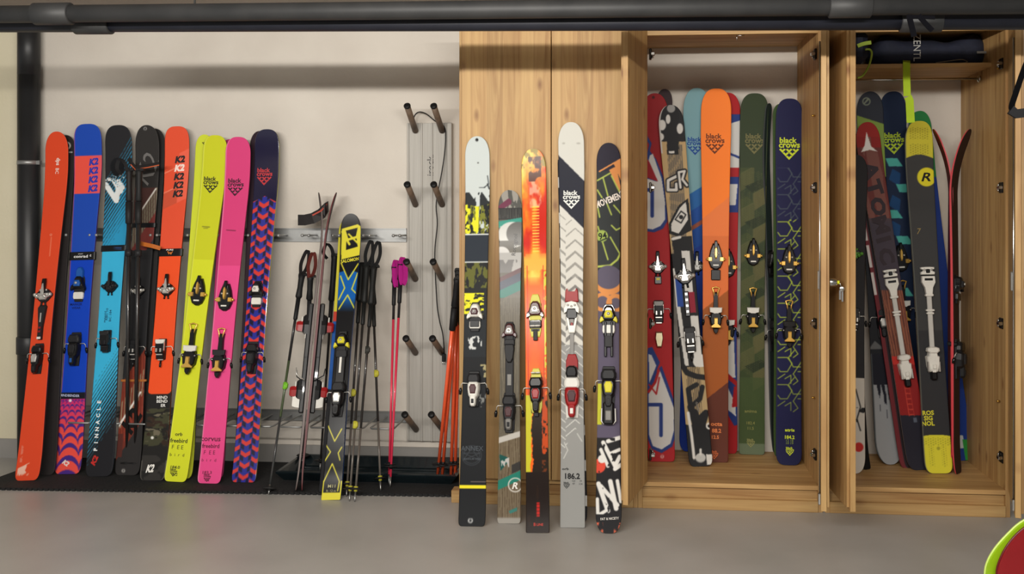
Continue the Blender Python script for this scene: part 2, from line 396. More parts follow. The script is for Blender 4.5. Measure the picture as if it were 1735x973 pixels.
q = m.build('boot_tray'); q.location = t0; tag(q, 'dark glossy boot drip tray on the mat beside the poles', 'tray')

# ------------------------------------------------------------------ pine cabinets
fx = lambda x: onY(x, 500, FRONT).x
TH = .021; ZT = onY(1388, 43.5, FRONT).z; SH = .125
def cabinet(x0, x1, label, shelf=None):
    t = thing('ski_cabinet', label, 'cabinet', Matrix.Translation((x0, 0, 0)), 'pine ski cabinets'); w_ = x1-x0; D = -FRONT
    zt = onY(1348, 80, 0).z+.003; ZB = zt+.023
    m = MB(); m.box((TH/2, -D/2, ZB/2), (TH, D-.004, ZB), W_S, bev=.001); m.build('side_panel', t)
    m = MB(); m.box((w_-TH/2, -D/2, ZB/2), (TH, D-.004, ZB), W_S, bev=.001); m.build('side_panel', t)
    m = MB(); m.box((w_/2, -D/2+.01, zt+.011), (w_-2*TH, D-.03, TH), W_D); m.build('top_panel', t)
    m = MB(); m.box((w_/2, -D+.011, (ZT-.033+ZB)/2), (w_-2*TH, .02, ZB-ZT+.033), W_H, bev=.001); m.build('lintel', t)
    m = MB(); m.box((w_/2, -D/2, SH-.011), (w_-2*TH, D-.004, TH), W_D, bev=.001); m.build('bottom_shelf', t)
    m = MB(); m.box((w_/2, -D+.030, SH/2-.012), (w_-2*TH, .02, SH-.024), W_H, bev=.001); m.box((w_/2, -D+.008, .026), (w_-2*TH, .022, .052), W_H, bev=.002); m.build('plinth', t)
    return t
xA, xB, xC, xD = fx(778), fx(1081), fx(1394), fx(1712)
cabA = cabinet(xA, xB-.001, 'closed pine cabinet at left behind the five leaning skis')
cabB = cabinet(xB, xC, 'open pine cabinet in the middle holding orange and green skis')
cabC = cabinet(xC+.012, xD, 'open pine cabinet at right with a hat shelf and bag')
m = MB(); m.box((-.02, FRONT+.04, .03), (.04, .07, .06), W_H, bev=.002); m.build('corner_block', cabA)
SATIN = M((170, 168, 162), .4, .5)
BRASS = M((190, 150, 70), .3, .9); HING = M((48, 44, 40), .35, .8)
def door(cab, hinge_px, near=None, ang=None, wd=.415, flip=1, closed=False, name='door', face=W_V):
    """hinged pine door; local x runs from the hinge to the free edge"""
    h = onY(hinge_px, 500, FRONT); hp = Vector((h.x, FRONT-.002, SH+.004))
    if near: d = onZ(near[0], near[1], SH+.004)-hp; d.z = 0; wd = d.length; ang = math.atan2(d.y, d.x)
    HH = ZT-SH-.006
    e = MB()
    e.box((wd/2, flip*.0115, HH/2), (wd, .023, HH), face, bev=.0012)
    e.box((wd/2, flip*.0285, HH/2), (wd-.03, .011, HH-.03), face, bev=.001)
    mt = Matrix.Translation(hp) @ Matrix.Rotation(ang, 4, 'Z')
    o = e.build(name, cab, None); o.matrix_parent_inverse = cab.matrix_world.inverted(); o.matrix_world = mt
    return o, wd, HH
bpy.context.view_layer.update()
# closed pair (inner rebate faces into the cabinet: +y)
for h0, h1 in ((784, 934), (935.5, 1079)):
    wd = fx(h1)-fx(h0)
    e = MB(); HH = ZT-SH-.006; e.box((wd/2, -.0115, HH/2), (wd, .023, HH), W_V, bev=.0015)
    o = e.build('door', cabA); o.matrix_parent_inverse = cabA.matrix_world.inverted(); o.matrix_world = Matrix.Translation((fx(h0), FRONT-.001, SH+.004))
d1, w1, HH = door(cabB, 1097, near=(1064, 857), flip=-1)
d2, w2, HH = door(cabB, 1391, near=(1391, 867), flip=1)
d3, w3, HH = door(cabC, 1409, near=(1450, 868), flip=-1)
d4, w4, HH = door(cabC, 1708, near=(1720, 878), flip=1)
def hinge(cab, x, y, s, Y=FRONT+.05):
    p = onY(x, y, Y); mt = Matrix.Translation(p); m = MB()
    m.box((0, 0, 0), (.012, .045, .05), HING, bev=.003); m.box((-s*.012, -.01, 0), (.02, .03, .016), CHROME, bev=.003); m.sphere((-s*.01, .012, .012), .006, CHROME); m.sphere((-s*.01, .012, -.012), .006, CHROME)
    o = m.build('hinge', cab); o.matrix_parent_inverse = cab.matrix_world.inverted(); o.matrix_world = mt
for y in (92, 318, 548, 770): hinge(cabB, 1381, y, 1)
for y in (92, 318, 548, 770): hinge(cabB, 1102, y, -1)
for y in (108, 318, 548, 775): hinge(cabC, 1697, y, 1)
# bolts, lock with keys, knobs
def on_door(dr, name, build, parent=None):
    m = MB(); build(m); return m.build(name, dr)
YK = M((205, 210, 40), .4)
def lockb(ww, y0, zz, key):
    def g(m):
        x = ww-.055
        m.tube([(x, y0, zz), (x, y0+.006, zz), (x, y0+.030, zz), (x, y0+.033, zz)], [.021, .021, .018, .015], CHROME, 18)
        if key: m.tube([(x, y0+.033, zz), (x, y0+.043, zz)], .008, YK, 10)
    return g
def keyb(m):
    x = w2-.055; y = .034+.043; z = .975
    m.tube([(x, y, z), (x, y+.006, z-.016)], .0035, CHROME, 8); m.sphere((x, y+.010, z-.028), .013, CHROME, (.35, 1, 1)); m.box((x, y+.012, z-.060), (.003, .007, .045), CHROME); m.box((x+.004, y+.002, z-.054), (.003, .007, .040), CHROME)
on_door(d2, 'door_lock', lockb(w2, .034, .975, True)); keys = on_door(d2, 'key_bunch', keyb)
on_door(d4, 'door_lock', lockb(w4, .034, .975, False))
for dr, ww in ((d2, w2), (d4, w4)):
    on_door(dr, 'edge_rod', lambda m: (m.tube([(ww-.013, -.005, .06), (ww-.013, -.005, HH-.14)], .004, CHROME, 8), m.box((ww-.013, -.006, .05), (.016, .012, .05), CHROME, bev=.003), m.box((ww-.05, -.007, .985), (.05, .014, .08), SATIN, bev=.003)))
def pin(cab, x, y, Y):
    p = onY(x, y, Y); m = MB(); m.tube([(0, 0, 0), (-.014, 0, 0)], .005, BRASS, 8); o = m.build('shelf_pin', cab); o.matrix_parent_inverse = cab.matrix_world.inverted(); o.matrix_world = Matrix.Translation((onY(1384, y, FRONT).x if cab is cabB else onY(1702, y, FRONT).x, p.y, p.z))
pin(cabB, 1378, 196, FRONT+.06); pin(cabB, 1378, 674, FRONT+.06); pin(cabC, 1690, 116, FRONT+.06); pin(cabC, 1690, 680, FRONT+.06)
# hat shelf and clothes rod
x0 = xC+.012+TH; x1 = xD-TH; zs = onY(1600, 112, -.42).z
m = MB(); m.box(((x0+x1)/2, -.23, zs), (x1-x0, .44, .02), W_D, bev=.001)
o = m.build('hat_shelf', cabC); o.matrix_parent_inverse = cabC.matrix_world.inverted()
zr = onY(1600, 134, -.30).z
m = MB(); m.tube([(x0, -.30, zr), (x1, -.30, zr)], .0055, CHROME, 10); m.sphere((x1-.008, -.30, zr), .018, CHROME, (.5, 1, 1)); o = m.build('clothes_rod', cabC); o.matrix_parent_inverse = cabC.matrix_world.inverted()
p = onY(1249, 57, FRONT); m = MB(); m.tube([(0, 0, .004), (0, 0, -.02)], .003, CHROME, 8); m.tube([(0, 0, .002), (.035, 0, .002)], .0022, CHROME, 8); o = m.build('door_catch', cabB); o.matrix_parent_inverse = cabB.matrix_world.inverted(); o.matrix_world = Matrix.Translation((p.x, FRONT+.012, ZT-.04))
# ------------------------------------------------------------------ ski builder
def hashn(ix, iy, seed):
    n = (ix.astype(np.int64)*374761393+iy.astype(np.int64)*668265263+seed*1274126177) & 0x7fffffff
    n = ((n ^ (n >> 13))*1103515245) & 0x7fffffff
    return ((n ^ (n >> 16)) & 0xffff)/65535.0
def vnoise(x, y, seed):
    xi = np.floor(x); yi = np.floor(y); fx_ = x-xi; fy = y-yi; fx_ = fx_*fx_*(3-2*fx_); fy = fy*fy*(3-2*fy)
    a = hashn(xi, yi, seed); b = hashn(xi+1, yi, seed); c = hashn(xi, yi+1, seed); d = hashn(xi+1, yi+1, seed)
    return (a*(1-fx_)+b*fx_)*(1-fy)+(c*(1-fx_)+d*fx_)*fy
class Paint:
    """graphics of one topsheet. X,Y: across / along the ski; P,Q: the same in the picture's own grid"""
    def __init__(s, X, Y, P, Q): s.X, s.Y, s.P, s.Q = X, Y, P, Q; s.c = np.zeros(X.shape+(3,))
    def fill(s, col, m=None, a=1.0):
        col = np.array(col, float)/255
        if m is None: s.c[:] = col; return
        m = np.asarray(m, float)*a; s.c = s.c*(1-m[..., None])+col*m[..., None]
    def band(s, y0, y1, col, a=1.0): s.fill(col, (s.Y > y0) & (s.Y < y1), a)
    def grad(s, y0, y1, col): s.fill(col, np.clip((s.Y-y0)/(y1-y0), 0, 1))
    def stroke(s, pts, wd, col, ab=True):
        x, y = (s.P, s.Q) if ab else (s.X, s.Y); d = np.full(x.shape, 1e9)
        for (ax, ay), (bx, by) in zip(pts[:-1], pts[1:]):
            dx, dy = bx-ax, by-ay; t = np.clip(((x-ax)*dx+(y-ay)*dy)/max(dx*dx+dy*dy, 1e-9), 0, 1)
            d = np.minimum(d, np.hypot(x-ax-t*dx, y-ay-t*dy))
        s.fill(col, np.clip(wd/2-d+.5, 0, 1))
    def poly(s, pts, col, ab=True, a=1.0):
        x, y = (s.P, s.Q) if ab else (s.X, s.Y); ins = np.zeros(x.shape, bool); n = len(pts)
        for i in range(n):
            x0, y0 = pts[i]; x1, y1 = pts[(i+1) % n]
            if y0 == y1: continue
            ins ^= ((y0 > y) != (y1 > y)) & (x < (x1-x0)*(y-y0)/(y1-y0)+x0)
        s.fill(col, ins, a)
    def disk(s, cx, cy, r, col, r2=0, ab=True, sx=1.0):
        x, y = (s.P, s.Q) if ab else (s.X, s.Y); d = np.hypot((x-cx)/sx, y-cy)
        s.fill(col, np.clip(r-d+.5, 0, 1)*np.clip(d-r2+.5, 0, 1))
    def n(s, sx, sy, seed, oct=3):
        o = 0; a = .5; t = 0
        for k in range(oct): o = o+a*vnoise(s.X/sx*2**k+100, s.Y/sy*2**k+100, seed+k); t += a; a *= .5
        return o/t
def rounded(s, p): return (1-(1-np.clip(s, 0, 1))**p)**(1/p)
SKI = {}
def frame(Pb, Pt, nd_):
    a = (Pt-Pb); L = a.length; a.normalize(); n = (nd_-a*nd_.dot(a)).normalized(); wv = (-n).cross(a)
    mt = Matrix(((wv.x, -n.x, a.x, Pb.x), (wv.y, -n.y, a.y, Pb.y), (wv.z, -n.z, a.z, Pb.z), (0, 0, 0, 1)))
    return mt, L, a, n, wv
def ski(label, top, bot, zf, Yt, wpx, fn, gloss=False, texts=(), tip=2.3, tail=3.0, tl=.5, edge=(40, 40, 42), base=(30, 30, 32), curl=.045, tcurl=.012,
        nrm=(0, -1, 0), coarse=False, group=None, Yb=None, tiplen=1.0, taillen=.45, thick=.011, ringhole=None):
    Pb = onZ(bot[0], bot[1], zf) if Yb is None else onY(bot[0], bot[1], Yb)
    Pb = Pb+Vector((0, 0, .0015)); Pt = onY(top[0], top[1], Yt); mt, L, a, n, wv = frame(Pb, Pt, Vector(nrm).normalized())
    def bend(v):
        v = np.asarray(v, float); c = curl*np.clip((v-.80*L)/(.20*L), 0, 1)**2; d = tcurl*np.clip((.10*L-v)/(.10*L), 0, 1)**2
        cb = .006*np.sin(np.pi*np.clip(v/L, 0, 1)); lin_ = d[()] if False else 0
        return c+d+cb-(tcurl+(curl-tcurl)*v/L)
    nr = int(L/(.012 if coarse else .0022)); nc = 8 if coarse else 54
    s_ = np.linspace(0, 1, nr+1); v = L*s_
    v = np.concatenate([L*.02*np.linspace(0, 1, 14)[:-1]**1.8, np.linspace(.02*L, .985*L, nr), L*(1-.015*(1-np.linspace(0, 1, 14)[1:])**1.8)])
    nr = len(v)-1
    bv = bend(v)
    A = np.array(Pb)[None]+v[:, None]*np.array(a)[None]+bv[:, None]*np.array(n)[None]
    D = A-np.array(CAM); dep = D@np.array(FWD); pxa = PX0+F*(D@np.array(RGT))/dep; pya = PY0-F*D[:, 2]/dep; pxm = F/dep
    wt, ww, wb = [q/2 for q in wpx]; sc_t = np.interp(.88*L, v, pxm); sc_w = np.interp(.45*L, v, pxm); sc_b = np.interp(.08*L, v, pxm)
    wt, ww, wb = wt/sc_t, ww/sc_w, wb/sc_b
    t = v/L
    hw = np.where(t > .45, ww+(wt-ww)*np.clip((t-.45)/.43, 0, 1)**1.6, ww+(wb-ww)*np.clip((.45-t)/.38, 0, 1)**1.5)
    hw = hw*rounded((L-v)/(wt*2*tiplen*.85), tip)*(tl+(1-tl)*rounded(v/(wb*2*taillen), tail)) if tl > 0 else hw*rounded((L-v)/(wt*2*tiplen*.85), tip)*rounded(v/(wb*2*taillen), tail)
    hw = np.maximum(hw, .002)
    k = np.linspace(-1, 1, nc+1)
    U = hw[:, None]*k[None]; V = np.repeat(v[:, None], nc+1, 1)
    th = thick*(.35+.65*np.clip(np.minimum((L-v)/(.3*L), v/(.2*L)), 0, 1)**.6)
    drop = np.where(np.abs(k) > .999, .0015, 0.0)[None]
    Yl = -bv[:, None]+drop*np.ones_like(U)
    Wp = np.array(Pb)+U[..., None]*np.array(wv)+V[..., None]*np.array(a)-Yl[..., None]*np.array(n)
    DD = Wp-np.array(CAM); dp = DD@np.array(FWD); PP = PX0+F*(DD@np.array(RGT))/dp; QQ = PY0-F*DD[..., 2]/dp
    pt = Paint(U*pxm[:, None], np.repeat(pya[:, None], nc+1, 1), PP, QQ); pt.k = np.repeat(k[None], nr+1, 0); pt.v = V; pt.L = L
    fn(pt)
    for ax_ in (0, 1):
        z_ = pt.c.copy(); w2 = .22; mid = [slice(None)]*3; lo = mid[:]; hi = mid[:]; mid[ax_] = slice(1, -1); lo[ax_] = slice(0, -2); hi[ax_] = slice(2, None)
        z_[tuple(mid)] = pt.c[tuple(mid)]*(1-2*w2)+pt.c[tuple(lo)]*w2+pt.c[tuple(hi)]*w2; pt.c = z_
    col = np.clip(pt.c, 0, 1); col = np.where(col <= .04045, col/12.92, ((col+.055)/1.055)**2.4)
    verts = np.stack([U, Yl, V], -1).reshape(-1, 3); nt_ = len(verts)
    # base side
    bl = np.stack([-hw, -bv+th, v], -1); br = np.stack([hw, -bv+th, v], -1)
    verts = np.concatenate([verts, bl, br]); W1 = nc+1
    i = np.arange(nr)[:, None]*W1+np.arange(nc)[None]; i = i.ravel()
    ftop = np.stack([i, i+1, i+W1+1, i+W1], -1)
    j = np.arange(nr); e0 = j*W1; e1 = j*W1+nc; L0 = nt_+j; R0 = nt_+nr+1+j
    fl = np.stack([L0, e0, e0+W1, L0+1], -1); fr_ = np.stack([e1, R0, R0+1, e1+W1], -1); fb = np.stack([R0, L0, L0+1, R0+1], -1)
    faces = np.concatenate([ftop, fl, fr_, fb]).tolist(); mi = [0]*len(ftop)+[1]*(2*nr)+[2]*nr
    faces.append([nt_+nr+1]+list(range(nc, -1, -1))+[nt_]) ; mi.append(1)
    q = nr*W1; faces.append([nt_+nr]+list(range(q, q+W1))+[nt_+2*nr+1]); mi.append(1)
    verts = verts.tolist(); cols = np.ones((len(verts), 4)); cols[:nt_, :3] = col.reshape(-1, 3)
    info = dict(mt=mt, L=L, bend=bend, py=pya, v=v, px=pxa, pxm=pxm, hw=hw)
    def vat(y): return float(np.interp(-y, -pya[::-1] if pya[0] < pya[-1] else -pya, v)) if pya[0] > pya[-1] else float(np.interp(y, pya, v))
    def loc(px, py):
        vv = vat(py)
        for _ in range(3):
            ax = float(np.interp(vv, v, pxa)); sc = float(np.interp(vv, v, pxm)); u = (px-ax)/(sc*max(.2, abs(wv.dot(RGT))))
            yy = py+u*sc*wv.z; vv = vat(yy)
        return u, vv, sc
    info['vat'] = vat; info['loc'] = loc
    extra = []
    def put(vs, fs, cx, cy, h, rot, colr, sx=1.0, lift=.0009, shear=0.0):
        u0, v0, sc = loc(cx, cy); hm = h/sc; cr, sr = math.cos(math.radians(rot)), math.sin(math.radians(rot)); o = len(verts)
        for x, y in vs:
            x = x*sx+y*shear; xx = (x*cr-y*sr)*hm+u0; yy = (x*sr+y*cr)*hm+v0
            lim = float(np.interp(yy, v, hw))-.0015; xx = max(-lim, min(lim, xx))
            verts.append([xx, -float(bend(yy))-lift, yy])
        for f in fs: faces.append([o+q for q in f]); mi.append(0)
        extra.append((len(vs), lin(colr)))
    for tx in texts:
        kind = tx[0]
        if kind == 'T':      # text, cx, cy, height, rotation, colour, stretch, bold, shear
            _, s, cx, cy, h, rot, c3 = tx[:7]; sx = tx[7] if len(tx) > 7 else 1; bo = tx[8] if len(tx) > 8 else .015; sh = tx[9] if len(tx) > 9 else 0
            vs_, fs_ = glyphs(s, bo); put(vs_, fs_, cx, cy, h, rot, c3, sx, shear=sh)
        elif kind == 'B':    # bird crest: two words over a triangle of chevrons
            _, cx, cy, wd_, c3 = tx[:5]; wordsy = tx[5] if len(tx) > 5 else True; rt = tx[6] if len(tx) > 6 else 0
            if wordsy:
                for s, dy in (('black', -.34), ('crows', -.08)):
                    vs_, fs_ = glyphs(s, .03); ww_ = max(q[0] for q in vs_)*2; hh = .27*wd_; 
                    if s == 'crows': hh = .20*wd_
                    put(vs_, fs_, cx-(.04*wd_ if s == 'black' else -.01*wd_), cy+dy*wd_*1.0, hh, rt, c3, (wd_*(.80 if s == 'black' else .98))/(ww_*hh))
            vs_ = []; fs_ = []; u = 1/3.6
            for r_, cnt in enumerate((3, 2, 1)):
                for q_ in range(cnt):
                    if r_ == 1 and q_ == 1 and False: continue
                    x = (q_-(cnt-1)/2)*.31; y = -.17-r_*.165; o_ = len(vs_)
                    vs_ += [(x-.155, y+.075), (x-.075, y+.115), (x, y+.04), (x+.075, y+.115), (x+.155, y+.075), (x, y-.085)]
                    fs_ += [(o_+0, o_+5, o_+2, o_+1), (o_+2, o_+5, o_+4, o_+3)]
            put(vs_, fs_, cx, cy, wd_, rt, c3)
    tot = sum(e[0] for e in extra); start = len(verts)-tot
    cols = np.concatenate([cols, np.ones((tot, 4))]) if tot else cols
    q = start
    for cnt, c3 in extra: cols[q:q+cnt, :3] = c3; q += cnt
    t_ = thing('ski', label, 'ski', mt, group)
    me = bpy.data.meshes.new('ski_body'); me.from_pydata(verts, [], faces); me.update()
    for m_ in ((TOP_MATT, TOP_GLOSS, TOP_MIRROR)[int(gloss)], M(edge, .35), M(base, .4)): me.materials.append(m_)
    me.polygons.foreach_set('material_index', mi)
    sm = [False]*len(mi); sm[:len(ftop)] = [True]*len(ftop); me.polygons.foreach_set('use_smooth', sm)
    at = me.color_attributes.new('Graphic', 'FLOAT_COLOR', 'POINT'); at.data.foreach_set('color', cols.ravel())
    o = bpy.data.objects.new('ski_body', me); SC.collection.objects.link(o); o.parent = t_
    info['e'] = t_; return info
# ------------------------------------------------------------------ bindings; (u, w, h): across, towards the tip, above the topsheet
def holder(S, y, x=0.0):
    v0 = S['vat'](y); b0 = float(S['bend'](v0)); sl = (float(S['bend'](v0+.05))-float(S['bend'](v0-.05)))/.1
    return MB(lambda u, w_, h: (u+x, -(b0+h+sl*w_), v0+w_))
K = M((20, 20, 22), .35, 0, .2); K2_ = M((36, 36, 38), .5); KB = M((58, 58, 60), .45); WHT = M((226, 224, 216), .35, 0, .3); SIL = M((206, 204, 198), .3, .55); GLD = M((232, 186, 92), .28, .55)
REDP = M((150, 26, 28), .35, 0, .2); YEL = M((214, 204, 44), .4); GRY = M((120, 118, 114), .4, .2); BLU = M((30, 90, 170), .35, 0, .3); MAR = M((70, 30, 34), .3, 0, .4)
def mirror(p): return p+[(-u, w_) for u, w_ in reversed(p)]
def brake(S, y, hp, span=.058, col=None, wire=None, drop=.045):
    for sgn in (-1, 1):
        m = holder(S, y); s = sgn
        m.tube([(s*.022, 0, .012), (s*(span-.006), .002, .012), (s*span, -.004, .010), (s*(span+.003), -drop*.5, .004)], .0022, wire or SIL, 6)
        m.tube([(s*(span+.003), -drop*.45, .005), (s*(span+.005), -drop*.7, .003), (s*(span+.007), -drop*1.1, -.001)], [.0045, .008, .006], col or K, 8)
        m.build('brake_arm', hp)
def toe_alpine(S, y, body=K, acc=SIL, plate=WHT, base=K2_, horn=None, x=0, s=1.0, rail=None):
    m = holder(S, y, x)
    m.prism(mirror([(.026*s, -.06*s), (.030*s, -.03*s), (.026*s, .03*s), (.016*s, .05*s)]), .0, .006, base)
    m.prism(mirror([(.024*s, -.024*s), (.033*s, -.018*s), (.032*s, -.004*s), (.026*s, .012*s), (.020*s, .034*s), (.010*s, .044*s)]), .006, .030, body, .80, .003)
    m.prism(mirror([(.016*s, -.012*s), (.020*s, .004*s), (.012*s, .022*s)]), .028, .040, acc, .8, .003)
    m.tube([(0, .006*s, .038), (0, .006*s, .0445)], .0065*s, SIL, 12)
    for g in (-1, 1): m.prism([(g*.018*s, -.022*s), (g*.038*s, -.034*s), (g*.040*s, -.022*s), (g*.034*s, -.004*s), (g*.022*s, -.006*s)], .010, .028, horn or body, .85)
    o = m.build('toe_piece', S['e'])
    m = holder(S, y, x); m.prism(mirror([(.024*s, -.078*s), (.028*s, -.068*s), (.027*s, -.044*s), (.020*s, -.040*s)]), .004, .016, plate, .95); m.prism(mirror([(.021*s, -.092*s), (.024*s, -.078*s)]), .002, .010, base, .95)
    m.build('sole_plate', o); return o
def heel_alpine(S, y, body=K, acc=SIL, lever=K, cup=K2_, base=K2_, x=0, s=1.0, br=True, brk=None, tipc=None):
    m = holder(S, y, x)
    m.prism(mirror([(.022*s, -.10*s), (.025*s, -.06*s), (.026*s, .05*s), (.022*s, .062*s)]), 0, .007, base)
    m.prism(mirror([(.014*s, -.064*s), (.024*s, -.05*s), (.029*s, -.02*s), (.028*s, .006*s), (.020*s, .018*s)]), .006, .040, body, .78, .004)
    m.prism(mirror([(.012*s, -.040*s), (.017*s, -.010*s), (.010*s, .004*s)]), .038, .046, acc, .85)
    o = m.build('heel_piece', S['e'])
    m = holder(S, y, x); m.prism(mirror([(.026*s, .010*s), (.031*s, .020*s), (.030*s, .036*s), (.022*s, .052*s)]), .010, .034, cup, .85, .004); m.build('brake_pedal', o)
    m = holder(S, y, x); m.prism(mirror([(.008*s, -.098*s), (.014*s, -.088*s), (.016*s, -.050*s), (.010*s, -.040*s)]), .020, .042, lever, .8, .003); m.box((0, -.072*s, .0415), (.012*s, .02*s, .004), tipc or K2_, bev=.001); m.build('heel_lever', o)
    if br: brake(S, y-2, o, col=brk)
    return o
def toe_gold(S, y, gold=GLD, skirt=False, x=0, s=1.0):
    s *= 1.2
    m = holder(S, y, x)
    pts = mirror([(.006*s, -.062*s), (.022*s, -.052*s), (.031*s, -.030*s), (.031*s, -.008*s), (.024*s, .026*s), (.013*s, .056*s)])
    m.prism(pts, 0, .020, K, .92, .003)
    for g in (-1, 1):
        m.box((g*.025*s, -.014*s, .022), (.016*s, .018*s, .014), gold, bev=.002); m.sphere((g*.0365*s, -.014*s, .018), .006*s, gold)
        m.tube([(g*.012*s, .012*s, .02), (g*.012*s, .012*s, .026)], .004*s, SIL, 8)
    m.box((0, -.040*s, .021), (.024*s, .006*s, .003), WHT)
    if skirt: m.box((0, -.082*s, .008), (.040*s, .045*s, .016), K, bev=.003)
    o = m.build('toe_piece', S['e'])
    m = holder(S, y, x); m.prism(mirror([(.003*s, -.014*s), (.006*s, 0), (.0055*s, .03*s), (.003*s, .042*s)]), .018, .034, gold, .8, .002); m.prism(mirror([(.007*s, .030*s), (.009*s, .05*s), (.005*s, .068*s)]), .016, .03, K, .8); m.build('toe_lever', o, 'gold toe lever' if gold is GLD else None)
def heel_gold(S, y, plate=WHT, gold=GLD, fork=True, x=0, s=1.0):
    s *= 1.14
    m = holder(S, y, x)
    m.prism(mirror([(.012*s, -.064*s), (.026*s, -.048*s), (.030*s, -.020*s), (.024*s, .006*s), (.012*s, .014*s)]), 0, .034, K, .86, .004)
    for g in (-1, 1): m.sphere((g*.026*s, -.012*s, .022), .008*s, K2_); m.tube([(g*.026*s, -.012*s, .026), (g*.026*s, -.012*s, .032)], .003*s, SIL, 8)
    if fork: m.prism(mirror([(.012*s, .010*s), (.011*s, .04*s), (.010*s, .070*s), (.013*s, .100*s)]), 0, .020, K, .9)
    o = m.build('heel_piece', S['e'])
    m = holder(S, y, x); m.prism([(-.029*s, .030*s), (-.027*s, .008*s), (-.014*s, .005*s), (-.010*s, .001*s), (.010*s, .001*s), (.014*s, .005*s), (.027*s, .008*s), (.029*s, .030*s)], .022, .034, plate, .95); m.build('brake_pedal', o)
    m = holder(S, y, x)
    m.prism([(-.008*s, -.016*s), (-.008*s, -.044*s), (-.024*s, -.056*s), (-.022*s, -.062*s), (.022*s, -.062*s), (.024*s, -.056*s), (.008*s, -.044*s), (.008*s, -.016*s)], .034, .043, gold, .95)
    m.prism(mirror([(.013*s, -.064*s), (.011*s, -.078*s), (.003*s, -.090*s)]), .012, .032, K, .85); m.build('heel_lever', o, 'gold heel lever' if gold is GLD else None)
    if fork:
        m = holder(S, y, x)
        m.tube([(-.007*s, .078*s, .016), (-.009*s, .098*s, .018), (-.016*s, .118*s, .018), (0, .122*s, .018), (.016*s, .118*s, .018), (.009*s, .098*s, .018), (.007*s, .078*s, .016)], .0038, gold, 8); m.build('climbing_aid', o, 'gold climbing aid')
    brake(S, y+3, o)
def toe_tech(S, y, body=K, met=SIL, led=K, s=1.0, x=0):
    s *= 1.22
    m = holder(S, y, x)
    m.prism(mirror([(.010*s, -.030*s), (.020*s, -.022*s), (.034*s, -.004*s), (.034*s, .004*s), (.020*s, .018*s), (.010*s, .024*s)]), 0, .014, body, .9)
    m.prism(mirror([(.012*s, -.020*s), (.024*s, -.006*s), (.022*s, .006*s), (.008*s, .006*s)]), .014, .022, met, .85)
    for g in (-1, 1):
        m.sphere((g*.030*s, 0, .018), .0075*s, met); m.tube([(g*.028*s, -.004*s, .018), (g*.016*s, -.012*s, .030), (g*.014*s, -.002*s, .040)], .005*s, met, 8)
        m.tube([(g*.007*s, -.028*s, .004), (g*.009*s, -.042*s, .004)], .004*s, body, 6); m.tube([(g*.012*s, .018*s, .014), (g*.012*s, .018*s, .018)], .004*s, met, 8)
    o = m.build('toe_piece', S['e'])
    m = holder(S, y, x); m.prism(mirror([(.007*s, .008*s), (.008*s, .05*s), (.0065*s, .064*s)]), .012, .024, led, .85); m.prism(mirror([(.004*s, -.004*s), (.007*s, .010*s), (.002*s, .044*s)]), .024, .028, met, .9); m.build('toe_lever', o)
def heel_tech(S, y, body=K, met=SIL, top=WHT, s=1.0, x=0, tail=True):
    s *= 1.12
    m = holder(S, y, x)
    m.box((0, 0, .006), (.040*s, .10*s, .012), K2_, bev=.003); m.box((0, .004*s, .026), (.040*s, .050*s, .034), body, bev=.005)
    m.prism(mirror([(.020*s, -.048*s), (.021*s, -.012*s)]), .012, .030, body, .85)
    for g in (-1, 1): m.box((g*.010*s, -.006*s, .045), (.007*s, .018*s, .006), met, bev=.001); m.box((g*.019*s, .012*s, .03), (.005*s, .04*s, .012), met, bev=.001)
    m.box((0, -.026*s, .033), (.030*s, .006*s, .006), met, bev=.001); m.box((0, -.050*s, .014), (.026*s, .006*s, .010), met, bev=.001)
    if tail: m.tube([(0, -.05*s, .01), (0, -.075*s, .014), (0, -.085*s, .014)], [.004, .006, .005], K, 8)
    o = m.build('heel_piece', S['e'])
    m = holder(S, y, x); m.prism(mirror([(.016*s, .022*s), (.023*s, .034*s), (.023*s, .046*s)]), .03, .042, top, .92); m.build('climbing_aid', o)
    brake(S, y-4, o, wire=WHT if top is WHT else SIL)
